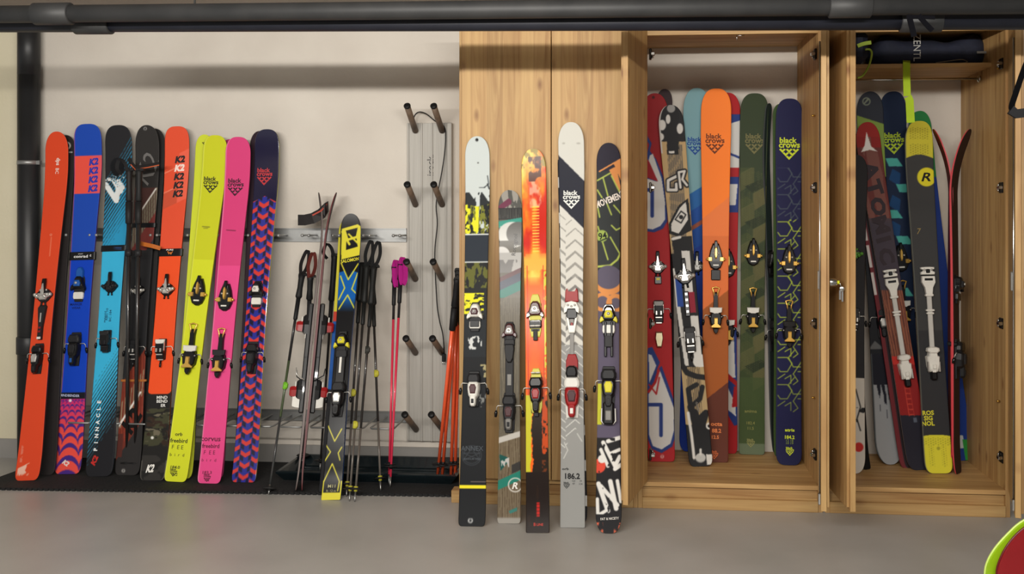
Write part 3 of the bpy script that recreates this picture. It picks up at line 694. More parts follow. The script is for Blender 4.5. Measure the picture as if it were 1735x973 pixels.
def frame_bind(S, y0, y1, x=0):          # light coloured touring frame from toe y0 to heel y1
    vm = (S['vat'](y0)+S['vat'](y1))/2; h0 = (S['vat'](y0)-S['vat'](y1))/2; ym = S['py'][0]
    b0 = float(S['bend'](vm)); mk = lambda: MB(lambda u, w_, h: (u+x, -(b0+h), vm+w_))
    m = mk(); m.prism(mirror([(.034, h0-.012), (.036, h0), (.024, h0+.006), (.022, h0+.014), (.034, h0+.016), (.034, h0+.026), (.010, h0+.028)]), .006, .024, WHT, .95)
    m.box((0, h0+.006, .02), (.02, .02, .018), K, bev=.003)
    for g in (-1, 1): m.tube([(g*.018, h0+.012, .024), (g*.018, h0+.012, .030)], .006, SIL, 8)
    o = m.build('toe_piece', S['e'])
    m = mk(); m.prism(mirror([(.032, h0-.018), (.034, h0-.05), (.020, h0-.078), (.016, h0-.11), (.0155, h0-.112)]), .01, .030, WHT, .96); m.box((0, h0-.036, .0285), (.040, .012, .006), K, bev=.001)
    m.box((0, h0-.115, .018), (.040, .012, .024), WHT, bev=.003); m.box((0, -.015, .016), (.024, 2*h0-.20, .014), M((196, 194, 188), .4), bev=.003); m.box((0, h0-.19, .018), (.042, .010, .024), WHT, bev=.003); m.box((0, h0-.205, .018), (.036, .010, .022), WHT, bev=.003)
    m.build('binding_frame', S['e'])
    m = mk(); q = -h0
    m.prism(mirror([(.020, q-.01), (.030, q+.02), (.034, q+.07), (.024, q+.075), (.020, q+.10)]), .006, .040, WHT, .85, .004)
    m.box((0, q+.02, .045), (.018, .022, .008), WHT, bev=.002); m.box((0, q-.01, .02), (.030, .07, .03), K, bev=.006); m.box((0, q+.0, .037), (.020, .016, .006), WHT, bev=.002)
    for g in (-1, 1): m.box((g*.026, q+.02, .03), (.008, .05, .02), SIL, bev=.002)
    o2_ = m.build('heel_piece', S['e'])
    m = mk(); m.prism(mirror([(.018, q+.084), (.033, q+.096), (.030, q+.112), (.014, q+.118)]), .02, .05, WHT, .85, .004); m.build('heel_cup', o2_)
def strap(S, y, h, col, texts=(), group=None, sx=1.08, label=None, thick=.004, rgb=(235, 235, 235), emb=()):
    """a band round the ski at photo row y, h metres high"""
    v0 = S['vat'](y); b0 = float(S['bend'](v0)); hwm = float(np.interp(v0, S['v'], S['hw']))*sx; m = MB(); t1 = .016
    loop = []
    for i in range(28):
        th = 2*math.pi*i/28; c, s = math.cos(th), math.sin(th)
        loop.append((hwm*abs(c)**.25*(1 if c > 0 else -1), -b0+.006+(.010+.0)*abs(s)**.5*(1 if s > 0 else -1)))
    vs = []; fs = []; n = len(loop)
    for k, zz in ((1.0, -h/2), (1.04, -h/2+.002), (1.04, h/2-.002), (1.0, h/2)):
        for x, yv in loop: vs.append((x*k, (yv+b0-.006)*k*(1.0)+(-b0+.006), v0+zz))
    for L in range(3):
        for i in range(n): j = (i+1) % n; fs.append((L*n+i, L*n+j, (L+1)*n+j, (L+1)*n+i))
    for i in range(n): j = (i+1) % n; fs.append((3*n+i, 3*n+j, j, i))
    m.add(vs, fs, col)
    for (s, x, dy, hh, c3, sxx) in texts:
        gv, gf = glyphs(s, .02); m.add([(x+a*hh*sxx, -b0-.0055, v0+dy+b*hh) for a, b in gv], gf, M(c3, .5))
    for pts, c3 in emb: m.add([(a, -b0-.0056, v0+b) for a, b in pts], [tuple(range(len(pts)))], M(c3, .5))
    o = m.build('ski_strap'); o.matrix_world = S['mt']; tag(o, label, 'strap', group); return o
# ------------------------------------------------------------------ skis against the wall rail
GW = 'skis leaning on the wall rail'; GF = 'skis leaning on the closed cabinet'; G1 = 'skis inside the middle cabinet'; G2 = 'skis inside the right cabinet'
MZ = .012
K2W = lambda x, y, h, r, c, sx=1.0, b=.06: ('T', 'K2', x, y, h, r, c, sx, b, .25)
def solid(c, *more):
    def f(p):
        p.fill(c); g = p.n(30, 60, 3); p.c *= (.97+.06*g)[..., None]
        for q in more: q(p)
    return f
# 1 orange-red with its black partner behind
def f(p):
    p.fill((44, 40, 40)); p.disk(113, 247, 7, (200, 200, 196), 4.5); p.stroke([(108, 258), (122, 258)], 2, (200, 200, 196))
ski('black ski tip with a white ring mark peeking from behind the plain orange-red ski', (111, 229), (74, 806), MZ, -.035, (32, 30, 36), f, group=GW, curl=.02)
def f(p):
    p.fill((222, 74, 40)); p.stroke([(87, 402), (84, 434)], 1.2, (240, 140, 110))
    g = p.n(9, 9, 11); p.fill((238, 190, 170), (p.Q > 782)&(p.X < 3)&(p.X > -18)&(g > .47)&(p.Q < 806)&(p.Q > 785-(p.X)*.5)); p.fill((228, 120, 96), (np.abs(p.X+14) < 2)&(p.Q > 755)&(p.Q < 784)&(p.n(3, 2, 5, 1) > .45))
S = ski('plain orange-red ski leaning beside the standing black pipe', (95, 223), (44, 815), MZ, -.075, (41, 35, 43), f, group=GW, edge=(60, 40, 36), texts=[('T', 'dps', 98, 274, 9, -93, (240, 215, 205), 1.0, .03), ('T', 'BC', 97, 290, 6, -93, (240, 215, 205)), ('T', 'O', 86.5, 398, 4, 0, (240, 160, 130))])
toe_tech(S, 500, K2_, SIL, K, 1.15)
vm = S['vat'](545); m = holder(S, 545); m.prism(mirror([(.012, -.10), (.012, -.03), (.024, .08), (.016, .09)]), 0, .016, K2_, .9); m.box((0, .02, .017), (.007, .05, .003), SIL); m.box((0, -.035, .017), (.012, .01, .003), REDP); m.box((0, -.055, .017), (.012, .01, .003), REDP); m.box((0, -.09, .017), (.020, .012, .004), WHT); m.build('heel_rail', S['e'])
heel_alpine(S, 602, K, SIL, K, K)
# 2 blue ski with coral block and scallops
def f(p):
    p.fill((30, 74, 178)); p.band(264, 328, (236, 84, 70)); p.fill((226, 88, 96), (p.Y > 264)&(p.Y < 328)&(p.X > 7)); p.fill((24, 62, 186), p.Y > 440); p.band(430, 900, (14, 66, 190)); 
    p.fill((190, 90, 160), p.k < -.94); p.band(665, 676, (24, 24, 34)); d = np.clip((p.Y-676)/130, 0, 1.2)
    p.fill((236, 70, 96), p.Y > 676); p.fill((240, 84, 74), p.Y > 676, 1.0); p.fill((206, 44, 116), p.Y > 676, 1.0); p.fill((242, 84, 72), (p.Y > 676)*np.clip(d*2.2, 0, 1))
    ph = 8.5*np.log(1+3*d)/np.log(4); fan = p.X/(5+40*d); t_ = 2*np.mod(fan+.5, 1)-1; sc = np.sqrt(np.clip(1-t_*t_, 0, 1)); q = np.mod(ph+.85*sc, 1)
    p.fill((74, 44, 134), (p.Y > 676)&(q < .34+.06*d)); p.disk(119, 679, 2.6, (240, 235, 235)); p.band(664, 665, (14, 66, 190))
S = ski('royal blue ski with coral block and scalloped red tail', (147, 210), (113, 804), MZ, -.075, (49, 40, 46), f, group=GW, tail=3.4, tip=3.2, tiplen=.85, edge=(90, 60, 110),
        texts=[K2W(160-i*.5, 274+i*15, 12, 6, (52, 60, 170), .95) for i in range(4)]+[('T', 'MINDBENDER', 118, 670.5, 4, -3, (190, 200, 230)), K2W(112, 785, 8, -30, (245, 220, 215)), ('T', 'MARKER', 129, 516, 4, 0, (16, 30, 90)), ('T', 'WEAR', 129, 522, 4, 0, (16, 30, 90))])
m_ = toe_alpine(S, 482, K, BLU, WHT, K2_, K, s=1.05); mm = holder(S, 462); mm.prism(mirror([(.02, -.03), (.021, .01), (.008, .03)]), .004, .02, BLU, .8); mm.build('toe_cover', S['e'], 'blue toe cover')
heel_alpine(S, 585, K, K2_, K, K2_, s=1.12, tipc=BLU)
strap(S, 434, .046, K, [('conrad', -.004, -.002, .016, (240, 240, 240), 1.35), ('SPORT', -.006, .011, .005, (220, 220, 220), 1.4), ('c', .052, .001, .011, (230, 230, 230), 1)], 'ski straps', label='black strap with white lettering round the royal blue ski')
# 3 cyan/black striped ski
def f(p):
    p.fill((38, 38, 41)); s = (1.6*p.X+p.Y)/1.89; st = np.mod(s/4.2, 1)
    d = np.clip((s-142)/74, 0, 1); p.fill((44, 150, 196), ((st < .12+d*.88)&(s > 142))|(d >= .99)); p.fill((58, 180, 224), p.Y > 425)
    s2 = (1.6*p.X+p.Y)/1.89; d2 = np.clip((s2-325)/75, 0, 1); p.fill((34, 34, 38), (p.Y > 560)&(np.mod(s2/4.2, 1) < d2))
    p.fill((20, 22, 26), (np.hypot((p.P-199)/12, (p.Q-283)/16) < 1)); g = p.n(1.6, 1.6, 9, 1)
    w_ = np.zeros_like(p.X, bool); q = Paint(p.X, p.Y, p.P, p.Q); q.stroke([(176, 308), (197, 340), (200, 322), (207, 318), (196, 300)], 9, (255, 255, 255)); q.stroke([(188, 296), (204, 324)], 9, (255, 255, 255)); q.stroke([(184, 300), (206, 296)], 14, (255, 255, 255))
    m_ = q.c[..., 0] > .5; p.fill((224, 228, 228), m_&((g > (312-p.Q)/26+.25)))
S = ski('cyan ski fading to black at both ends with fine diagonal stripes', (199, 212), (166, 808), MZ, -.075, (47, 38, 48), f, group=GW, tail=3.0, tip=2.8, tiplen=.85, edge=(60, 70, 80),
        texts=[('T', c_, 161.5+i*.9, 762-i*11.5, 7, 88, (235, 240, 240), 1.0, .04) for i, c_ in enumerate('PINNACLE')]+[K2W(160, 780, 9, 70, (196, 48, 44), 1.2), ('T', 'PINNACLE', 178, 537, 3, 90, (20, 60, 90)), ('T', 'BC 184', 187, 535, 4, 90, (30, 80, 110), 1.2), ('T', 'ABC 10', 181, 533, 4, 90, (30, 80, 110), 1.2)])
toe_tech(S, 485, K, K2_, K, 1.0); heel_tech(S, 578, K, K2_, K2_, 1.05, tail=False)
strap(S, 421, .034, K, [], 'ski straps', label='plain black strap round the cyan ski', emb=[([(.0, .006), (.05, .004), (.05, .001), (.02, .002)], (50, 90, 150)), ([(.0, -.003), (.05, -.005), (.05, -.008), (.02, -.006)], (50, 90, 150))])
# 4 dark ski with diagonal white line and its partner
ski('dark ski tip behind the black ski with the orange buckle strap', (262, 218), (228, 803), MZ, -.035, (36, 32, 38), solid((42, 40, 40)), group=GW, curl=.02)
def f(p):
    p.fill((48, 46, 45)); s = p.Q+(p.P-247)*1.55
    p.fill((74, 48, 44), (p.Q > 318)&(p.Q < 420)); p.fill((120, 112, 94), (p.Q > 318)&(s > 345)&(s < 385)&(np.mod(p.P, 4) < 2.6)); p.fill((112, 48, 44), (s > 385)&(p.Q < 425)); p.fill((46, 46, 50), (s > 425)&(p.Q < 640))
    p.stroke([(236, 362), (264, 320)], 2.4, (226, 222, 214)); p.band(424, 640, (38, 38, 40)); s3 = p.Q+(p.P-213)*1.5
    p.fill((116, 46, 34), (s3 > 640)&(p.Q > 560)); p.fill((140, 60, 42), (s3 > 640)&(p.Q > 560)&(np.mod(p.P, 5) < 2)); p.fill((150, 130, 104), (s3 > 672)&(s3 < 712)&(np.mod(p.P+p.Q*.08, 4.5) < 2)); p.fill((116, 50, 38), s3 > 727); p.fill((150, 62, 48), (s3 > 727)&(np.mod(p.P, 6) < 2)&(s3 < 745))
    p.fill((48, 46, 46), s3 > 755); p.stroke([(196, 730), (238, 665)], 3.2, (232, 228, 222)); p.fill((90, 46, 40), (p.X < -12)&(p.Q > 735)&(p.Q < 775)); p.disk(246, 218, 3, (150, 150, 148), 1.6); p.disk(209, 798, 3, (190, 188, 184), 1.4)
S = ski('black and rust ski behind the black ski poles', (248, 212), (214, 806), MZ, -.075, (42, 36, 44), f, group=GW, texts=[K2W(250, 284, 32, 62, (112, 110, 108), .95, .0), K2W(224, 712, 26, 60, (20, 18, 18), 1.0)])
toe_tech(S, 492, K, SIL, K, .9); heel_tech(S, 592, K, SIL, K, .95); 
strap(S, 382, .026, K, [], 'ski straps', label='narrow black strap round the black and rust ski', sx=1.05)
strap(S, 645, .012, M((176, 106, 48), .5), [], 'ski straps', label='thin orange-brown strap low on the black and rust ski', sx=1.12)
# 5 orange ski with camo tail
def f(p):
    p.fill((230, 84, 54)); p.fill((242, 84, 38), p.Y > 430); sl = p.Y+p.X*.45
    p.fill((240, 132, 104), (np.abs(sl-284) < 1)&(p.X < 6)); p.fill((206, 84, 58), (sl > 318)&(sl < 346)&(p.X < 8)); p.fill((240, 132, 104), (np.abs(sl-318) < 1)&(p.X < 6))
    p.fill((238, 102, 78), (sl > 262)&(sl < 346)&(p.X > 4)); cx = p.X-0; cy = p.Y
    p.fill((34, 33, 32), (p.Y > 668)|((p.Y > 660)&(np.hypot(np.maximum(np.abs(p.X)-13, 0), np.maximum(p.Y-660, 0)) > 8)))
    cam = (p.Y > 692)&(p.Y < 756); a = p.n(16, 8, 21); b = p.n(14, 8, 44); p.fill((66, 66, 48), cam); p.fill((34, 33, 30), cam&(a > .52)); p.fill((110, 104, 86), cam&(b > .66)); p.fill((54, 40, 32), cam&(b < .34))
    p.fill((52, 50, 48), (p.Y > 772)&(p.n(20, 10, 3) > .5)); p.disk(258, 742, 2.6, (235, 235, 230)); p.fill((90, 88, 84), (np.abs(p.k) > .9)&(p.Y > 780))
S = ski('orange ski with five stacked dark logos and a camouflage tail', (299, 214), (257, 815), MZ, -.075, (43, 37, 45), f, group=GW, tail=3.4, tip=3.0, tiplen=.85, edge=(120, 50, 36),
        texts=[K2W(306-i*.9, 270+i*14.5, 12, 4, (44, 42, 44) if i != 1 else (250, 225, 215), 1.0) for i in range(5)]+[('T', 'MIND', 275, 673.5, 5, 0, (235, 235, 230), 1.1, .02), ('T', 'BEND', 275, 680, 5, 0, (235, 235, 230), 1.1, .02), ('T', 'ER', 277, 687, 5, 0, (235, 235, 230), 1.1, .02), ('T', 'K2', 255, 794, 13, 4, (240, 238, 232), .7, .05, .3)])
toe_tech(S, 490, K, SIL, K, 1.05); heel_tech(S, 592, K, SIL, WHT, 1.0)
strap(S, 428, .042, K, [('PURE', 0, .014, .008, (235, 235, 230), 1.6)], 'ski straps', label='wide black strap with orange peak emblem round the orange ski', emb=[([(-.015, .006), (-.008, .006), (-.003, -.004), (.002, .003), (.008, -.003), (.014, .006), (.018, .006), (.008, -.014), (.001, -.004), (-.004, -.012)], (214, 120, 50))])
# orange pull strap from ski 4 to 5
m = MB(); P = [onY(x, y, Y) for x, y, Y in ((236, 412, -.20), (244, 414, -.215), (258, 417, -.215), (272, 421, -.205))]; o = P[0].copy()
m.ribbon([p-o for p in P], .022, .003, M((186, 102, 36), .6), (0, 0, 1)); q = m.build('ski_strap'); q.location = o; tag(q, 'loose orange strap end stretched between rust ski and orange ski', 'strap', 'ski straps')
# 6 yellow pair
YC = (206, 216, 40)
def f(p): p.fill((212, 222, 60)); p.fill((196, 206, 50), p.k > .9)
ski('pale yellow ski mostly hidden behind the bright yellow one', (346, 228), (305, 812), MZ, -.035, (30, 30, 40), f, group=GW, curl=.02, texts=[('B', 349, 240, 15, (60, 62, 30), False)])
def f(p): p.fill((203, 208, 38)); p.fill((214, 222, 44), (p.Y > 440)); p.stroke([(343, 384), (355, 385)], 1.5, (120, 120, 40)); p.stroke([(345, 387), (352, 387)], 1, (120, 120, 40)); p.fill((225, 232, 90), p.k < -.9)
DK = (52, 52, 36)
def tailtext(x, y, a, b, c, dx=0):
    return [('T', 'freebird', x, y+11, 7, 0, c, 1.0, .02), ('T', a, x, y, 6, 0, c, 1.1, .02), ('T', 'F  E E', x-2, y+22, 6.5, 0, c, .95, .0), ('T', 'b  i  r  d', x-3, y+35, 5, 0, c, 1.1, .0), ('T', b, x-6, y+56, 5, 0, c, 1.2, .02), ('T', '\''+'112', x-7, y+68, 5, 0, c, .9, .02)]
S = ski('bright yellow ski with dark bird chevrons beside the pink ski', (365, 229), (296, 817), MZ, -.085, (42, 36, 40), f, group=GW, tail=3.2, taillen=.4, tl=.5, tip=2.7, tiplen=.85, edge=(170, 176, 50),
        texts=[('B', 357, 312, 27, DK)]+tailtext(303, 736, 'orb', '184.0', DK)+[('B', 294, 800, 13, DK)])
toe_gold(S, 494, s=1.05); heel_gold(S, 598, WHT, s=1.12)
# 7 pink pair
def f(p): p.fill((190, 56, 116))
ski('darker pink ski edge showing behind the pink ski', (389, 236), (360, 812), MZ, -.035, (34, 30, 36), f, group=GW, curl=.02)
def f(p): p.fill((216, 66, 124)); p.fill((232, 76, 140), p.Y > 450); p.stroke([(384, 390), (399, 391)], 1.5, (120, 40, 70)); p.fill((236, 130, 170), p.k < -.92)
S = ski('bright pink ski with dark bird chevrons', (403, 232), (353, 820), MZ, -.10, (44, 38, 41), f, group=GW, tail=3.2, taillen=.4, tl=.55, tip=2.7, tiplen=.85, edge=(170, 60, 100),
        texts=[('B', 399, 316, 29, (58, 34, 46))]+tailtext(357, 745, 'corvus', '183.3', (110, 40, 66))+[('B', 351, 809, 13, (90, 34, 54))])
toe_gold(S, 503, s=1.05); heel_gold(S, 605, K2_, s=1.08)
# 8 cube pattern
ski('dark ski edge showing behind the red and blue cube patterned ski', (440, 222), (410, 812), MZ, -.035, (34, 30, 34), solid((46, 30, 40)), group=GW, curl=.02, edge=(190, 180, 120))
def f(p):
    p.fill((28, 26, 56)); cw = 9.6; X = p.X+1; ci = np.floor((X+cw)/(2*cw)); xl = X+cw-ci*2*cw-cw; yy = p.Y+np.where(np.mod(ci, 2) == 0, 0, 9.6)+np.abs(xl)*.62
    q = np.mod(yy/19.2, 1); pat = p.Y > 332+np.abs(p.X)*.5
    p.fill((44, 50, 150), pat); p.fill((30, 26, 58), pat&(np.abs(xl-1) > 4)&(q > .42)&(q < .86)); p.fill((214, 60, 54), pat&(q < .40)&(q > .02)&(np.abs(xl) < 8.6))
    p.fill((28, 26, 56), (np.abs(X) > 40))
S = ski('glossy navy ski with red and blue cube pattern beside the side-on skis', (452, 219), (412, 818), MZ, -.085, (43, 36, 42), f, gloss=2, group=GW, tail=3.2, taillen=.35, tl=.65, tip=2.7, tiplen=.85, edge=(190, 190, 90),
        texts=[('B', 448, 298, 28, (196, 60, 66))])
toe_alpine(S, 492, K, WHT, WHT, K, K, s=1.0); heel_alpine(S, 600, K, K2_, K, K, s=1.05)

# ------------------------------------------------------------------ edge-on pair
ER = (120, 34, 40)
def edge_pair(label, top, bot, Yt, zf, nrm, **k): return ski(label, top, bot, zf, Yt, (36, 30, 34), solid(k.pop('c', (30, 30, 32))), nrm=nrm, **k)
SA = edge_pair('left ski of the edge-on pair strapped together beside the cube patterned ski', (539, 327), (500, 832), -.10, MZ, (-.94, -.34, 0), edge=(104, 92, 88), curl=.042, tcurl=.006, group='edge-on strapped skis', thick=.013, base=(110, 30, 34))
SB = edge_pair('right ski of the edge-on pair strapped together, nearer the yellow crossed ski', (571, 327), (513, 832), -.10, MZ, (.94, .34, 0), edge=(96, 44, 46), curl=.036, tcurl=.006, group='edge-on strapped skis', thick=.013, base=(120, 34, 38))
for s_, S in ((-1, SA), (1, SB)):
    for y, hh in ((552, 1), (662, -1)):
        m = holder(S, y); m.box((0, -.03*hh, .012), (.05, .29, .024), K, bev=.005); m.box((0, -.02*hh, .026), (.02, .10, .004), WHT, bev=.001); m.prism(mirror([(.026, -.05), (.030, 0), (.018, .06)]), .014, .045, K, .75); m.box((0, .01, .05), (.03, .07, .006), WHT, bev=.002)
        m.prism(mirror([(.018, -.035), (.022, 0), (.014, .022)]), .04, .078, REDP, .8, .004); o = m.build('toe_piece' if hh > 0 else 'heel_piece', S['e'], 'black and red binding piece')
        if hh < 0:
            m = holder(S, y); m.prism(mirror([(.014, -.09), (.020, -.03), (.012, -.02)]), .02, .06, WHT, .8); m.build('heel_lever', o, 'white heel lever')
            m = holder(S, y+0)
            for g in (-1, 1): m.tube([(g*.01, .045, 0), (g*.05, .05, .012), (g*.055, .075, .05), (g*.055, .11, .055)], .003, K2_ if g < 0 else SIL, 6)
            m.build('brake_arm', o)
# strap with dark pennant round the tips
P = [onY(x, y, Y) for x, y, Y in ((556, 350, -.10), (553, 352, -.16), (545, 362, -.175), (530, 370, -.175), (516, 373, -.17), (505, 373, -.165))]; o = P[0].copy()
m = MB(); m.ribbon([p-o for p in P], .058, .004, M((34, 30, 30), .5), (0, 0, 1)); m.ribbon([p-o+Vector((0, -.004, .016)) for p in P[:4]], .008, .003, M((170, 66, 50), .5), (0, 0, 1)); q = m.build('ski_strap'); q.location = o; tag(q, 'dark brown strap tied round the tips of the edge-on skis', 'strap', 'ski straps')

# ------------------------------------------------------------------ yellow crossed ski
def f(p):
    p.fill((26, 26, 28)); YL = (218, 208, 60)
    p.poly([(579, 388), (606, 380), (612, 384), (611, 432), (578, 440)], YL)
    p.poly([(586, 391), (606, 386), (603, 400), (590, 404)], (26, 26, 28)); p.poly([(587, 409), (604, 404), (606, 418), (586, 424)], (26, 26, 28)); p.stroke([(591, 397), (606, 412)], 3, YL); p.stroke([(580, 393), (592, 414)], 4, YL)
    p.fill((24, 92, 170), (p.Q > 458)&(p.Q < 528)&(np.abs(p.Q-495) < 38-np.abs(p.X)*.3)); p.fill((26, 26, 28), (p.Q > 458)*np.clip((p.Q-505)/25, 0, 1)); p.fill((26, 28, 34), (p.Q > 440)&(p.Q < 470)&(np.abs(p.X) < (472-p.Q)*.55))
    for a in ([(578, 446), (590, 474), (607, 447)], [(577, 468), (584, 488), (574, 508)], [(606, 463), (596, 490), (604, 498)], [(574, 524), (589, 500), (600, 522)]): p.stroke(a, 2, YL)
    p.fill((20, 20, 22), p.Q > 600)
    for a in ([(556, 722), (567, 748), (579, 727)], [(552, 754), (560, 766), (550, 782)], [(579, 758), (573, 768), (576, 780)], [(546, 822), (563, 786), (575, 816), (572, 832)]): p.stroke(a, 2, YL)
    p.fill(YL, p.v < .035); p.fill(YL, (np.abs(p.k) > .88)&(p.Q > 815))
S = ski('black ski with yellow box logo and crossed yellow lines', (594, 362), (560, 848), 0, -.16, (35, 28, 33), f, group=GW, tail=6, taillen=.2, tl=.85, edge=(30, 70, 130), thick=.016, gloss=True,
        texts=[('T', 'SALOMON', 593, 441, 6, 8, (214, 204, 60), .85, .03), ('T', 'M11', 562, 824, 5, 0, (170, 165, 120), 1.2), ('T', 'R: 12 m', 561, 832, 4, 0, (150, 146, 110), 1)], curl=.04)
m = holder(S, 620); m.box((0, 0, .006), (.045, .36, .012), K, bev=.003); m.box((0, .02, .013), (.011, .115, .004), WHT); m.build('binding_plate', S['e'])
toe_alpine(S, 580, K, YEL, K2_, K, YEL, s=1.05); heel_alpine(S, 668, K, SIL, K, K2_, s=1.15, brk=K)
def f(p): p.fill((28, 84, 160)); p.fill((190, 60, 44), (p.Q < 545)&(p.Q > 528)); p.fill((210, 200, 60), p.Q < 528); p.fill((24, 24, 28), p.Q > 660)
ski('blue edged partner ski just behind the black ski with crossed yellow lines', (588, 372), (553, 834), MZ, -.10, (28, 24, 28), f, group=GW, tail=5, tl=.8, edge=(28, 80, 150), curl=.02)
# ------------------------------------------------------------------ ski poles
def pole(label, top, bot, zf, Yt, shaft=((0, 1, (40, 38, 38)),), grip=(30, 30, 31), r=.0078, griplen=.14, basket=(24, 24, 25), bz=.06, strapc=None, band=None, group='ski poles', lower=None, Yb=None, tipr=True, knob=None, clamp=None):
    Pb = (onZ(bot[0], bot[1], zf) if Yb is None else onY(bot[0], bot[1], Yb))+Vector((0, 0, .001)); Pt = onY(top[0], top[1], Yt); mt, L, a, n, wv = frame(Pb, Pt, Vector((0, -1, 0)))
    t = thing('ski_pole', label, 'ski pole', mt, group)
    b0 = .05 if tipr else .012; e0 = L-griplen*.7
    for (s0, s1, c) in shaft:
        m = MB(); z0 = b0+(e0-b0)*s0; z1 = b0+(e0-b0)*s1; rr = lambda z: r*(.72+.28*z/L)
        m.tube([(0, 0, z0), (0, 0, z1)], [rr(z0), rr(z1)], M(c, .3, .1, .3), 12); m.build('shaft', t)
    G = M(grip, .55)
    m = MB(); m.tube([(0, 0, L-griplen-.12), (0, 0, L-griplen-.115), (0, 0, L-griplen)], [r*1.1, r*1.45, r*1.5], G, 12)
    m.tube([(0, 0, L-griplen), (0, 0, L-griplen+.01), (0, 0, L-griplen*.6), (0, 0, L-.03), (0, 0, L-.012), (0, 0, L-.008)], [.012, .018, .0145, .016, .019, .013], G, 14)
    m.prism([(-.016, -.012), (.030, -.010), (.030, .006), (-.016, .012)], L-.012, L+.002, G, .9); m.build('grip', t)
    m = MB(); m.tube([(0, 0, bz-.012), (0, 0, bz+.012)], [.008, .011], M(basket if band is None else band, .45), 12)
    m.tube([(0, 0, bz-.004), (0, 0, bz), (0, 0, bz+.004)], [.026, .036, .022], M(basket, .5), 12); m.build('basket', t)
    m = MB(); m.tube([(0, 0, 0), (0, 0, .012), (0, 0, .055 if tipr else .013)], [.0025, .004, .0055], STEEL, 10); m.build('tip', t)
    if clamp:
        m = MB(); z = L*clamp[0]; m.tube([(0, 0, z-.018), (0, 0, z+.018)], r*1.45, M(clamp[1], .45), 12); m.box((.010, -.004, z), (.012, .016, .026), M(clamp[1], .45), bev=.003); m.build('length_clamp', t)
    if strapc:
        m = MB(); pts = [Vector(p) for p in ((0, -.018, L-.012), (.012, -.028, L+.02*strapc[1]), (.028, -.030, L-.01), (.034, -.03, L-.09), (.022, -.03, L-.125), (.010, -.03, L-.09), (.004, -.024, L-.02))] if strapc[2] == 0 else [Vector(p) for p in ((0, -.018, L-.012), (-.006, -.022, L+.05), (.010, -.022, L+.115), (.026, -.024, L+.12), (.034, -.022, L+.06), (.022, -.02, L+.01), (.004, -.018, L-.008))] if strapc[2] == 1 else [Vector(p) for p in ((0, -.018, L-.012), (-.012, -.026, L+.03), (-.04, -.03, L+.05), (-.052, -.03, L+.0), (-.03, -.028, L-.03))]
        m.ribbon(smooth(pts, 5), .026 if strapc[2] == 0 else .018, .004, M(strapc[0], .7), (.75, .65, 0)); m.build('wrist_strap', t)
    return t
# black poles before the rust ski
pole('left black pole strapped before the black and rust ski', (219, 286), (215, 803), MZ, -.22, grip=(34, 34, 35), strapc=((30, 30, 32), 1, 2), r=.012, griplen=.18, clamp=(.72, (40, 40, 42)))
pole('right black pole strapped before the black and rust ski', (236, 286), (229, 803), MZ, -.225, grip=(34, 34, 35), r=.012, griplen=.18, clamp=(.72, (40, 40, 42)))
P = [onY(x, y, -.215) for x, y in ((218, 268), (222, 276), (230, 285), (238, 283), (252, 281), (270, 277))]; o = P[0].copy()
m = MB(); m.ribbon([p-o for p in P], .02, .003, M((26, 24, 24), .6), (0, 0, 1)); m.ribbon([p-o+Vector((0, -.003, -.009)) for p in P[1:]], .005, .003, M((196, 92, 52), .6), (0, 0, 1)); q = m.build('ski_strap'); q.location = o; tag(q, 'black strap with orange edge tying the poles to the rust ski', 'strap', 'ski straps')
# poles by the edge-on pair
pole('green and black pole leaning left of the edge-on skis', (512, 464), (455, 839), 0, -.13, shaft=((0, .33, (60, 62, 62)), (.33, .62, (74, 88, 60)), (.62, 1, (26, 26, 27))), strapc=((30, 26, 26), 1, 1), clamp=(.47, (120, 190, 50)), basket=(40, 40, 40), bz=.03)
pole('black pole with red trimmed strap just left of the edge-on skis', (526, 466), (513, 790), MZ, -.16, strapc=((96, 40, 34), 1, 1), shaft=((0, 1, (30, 30, 31)),))
pole('dark pole between the edge-on skis and the yellow crossed ski', (567, 430), (542, 800), MZ, -.10, shaft=((0, .5, (52, 48, 46)), (.5, 1, (28, 28, 29))), grip=(28, 28, 30), strapc=((28, 28, 30), 1, 2), griplen=.26)
# right bundle
for lab, tp, bt, Yt, cl in (('black pole just right of the yellow crossed ski, leftmost of its bundle', (613, 446), (587, 842), -.10, (.42, (180, 175, 60))),
                            ('black pole with looped strap in the bundle right of the yellow crossed ski', (622, 448), (592, 850), -.15, (.30, (190, 184, 60))),
                            ('black pole with pale yellow collar crossing its bundle mates', (634, 450), (601, 851), -.19, (.62, (50, 50, 46))),
                            ('black pole with yellow clamp leaning right of its bundle', (630, 452), (645, 832), -.08, (.5, (190, 184, 60)))):
    pole(lab, tp, bt, 0 if bt[1] > 840 else MZ, Yt, shaft=((0, .3, (96, 90, 84)), (.3, 1, (36, 33, 31))), grip=(26, 27, 26), griplen=.22, band=(180, 174, 60), clamp=cl, strapc=((26, 27, 28), 1, 1) if tp[0] in (622, 634) else None, r=.0075)
for lab, tp, bt, Yt in (('pink ski pole with black grip, left of its pair', (669, 450), (659, 822), -.10), ('pink ski pole with magenta wrist strap', (680, 445), (661, 826), -.16)):
    pole(lab, tp, bt, MZ, Yt, shaft=((0, .78, (226, 52, 84)), (.78, 1, (30, 26, 30))), grip=(28, 28, 30), strapc=((176, 30, 130), 1, 0), griplen=.10, bz=.10)
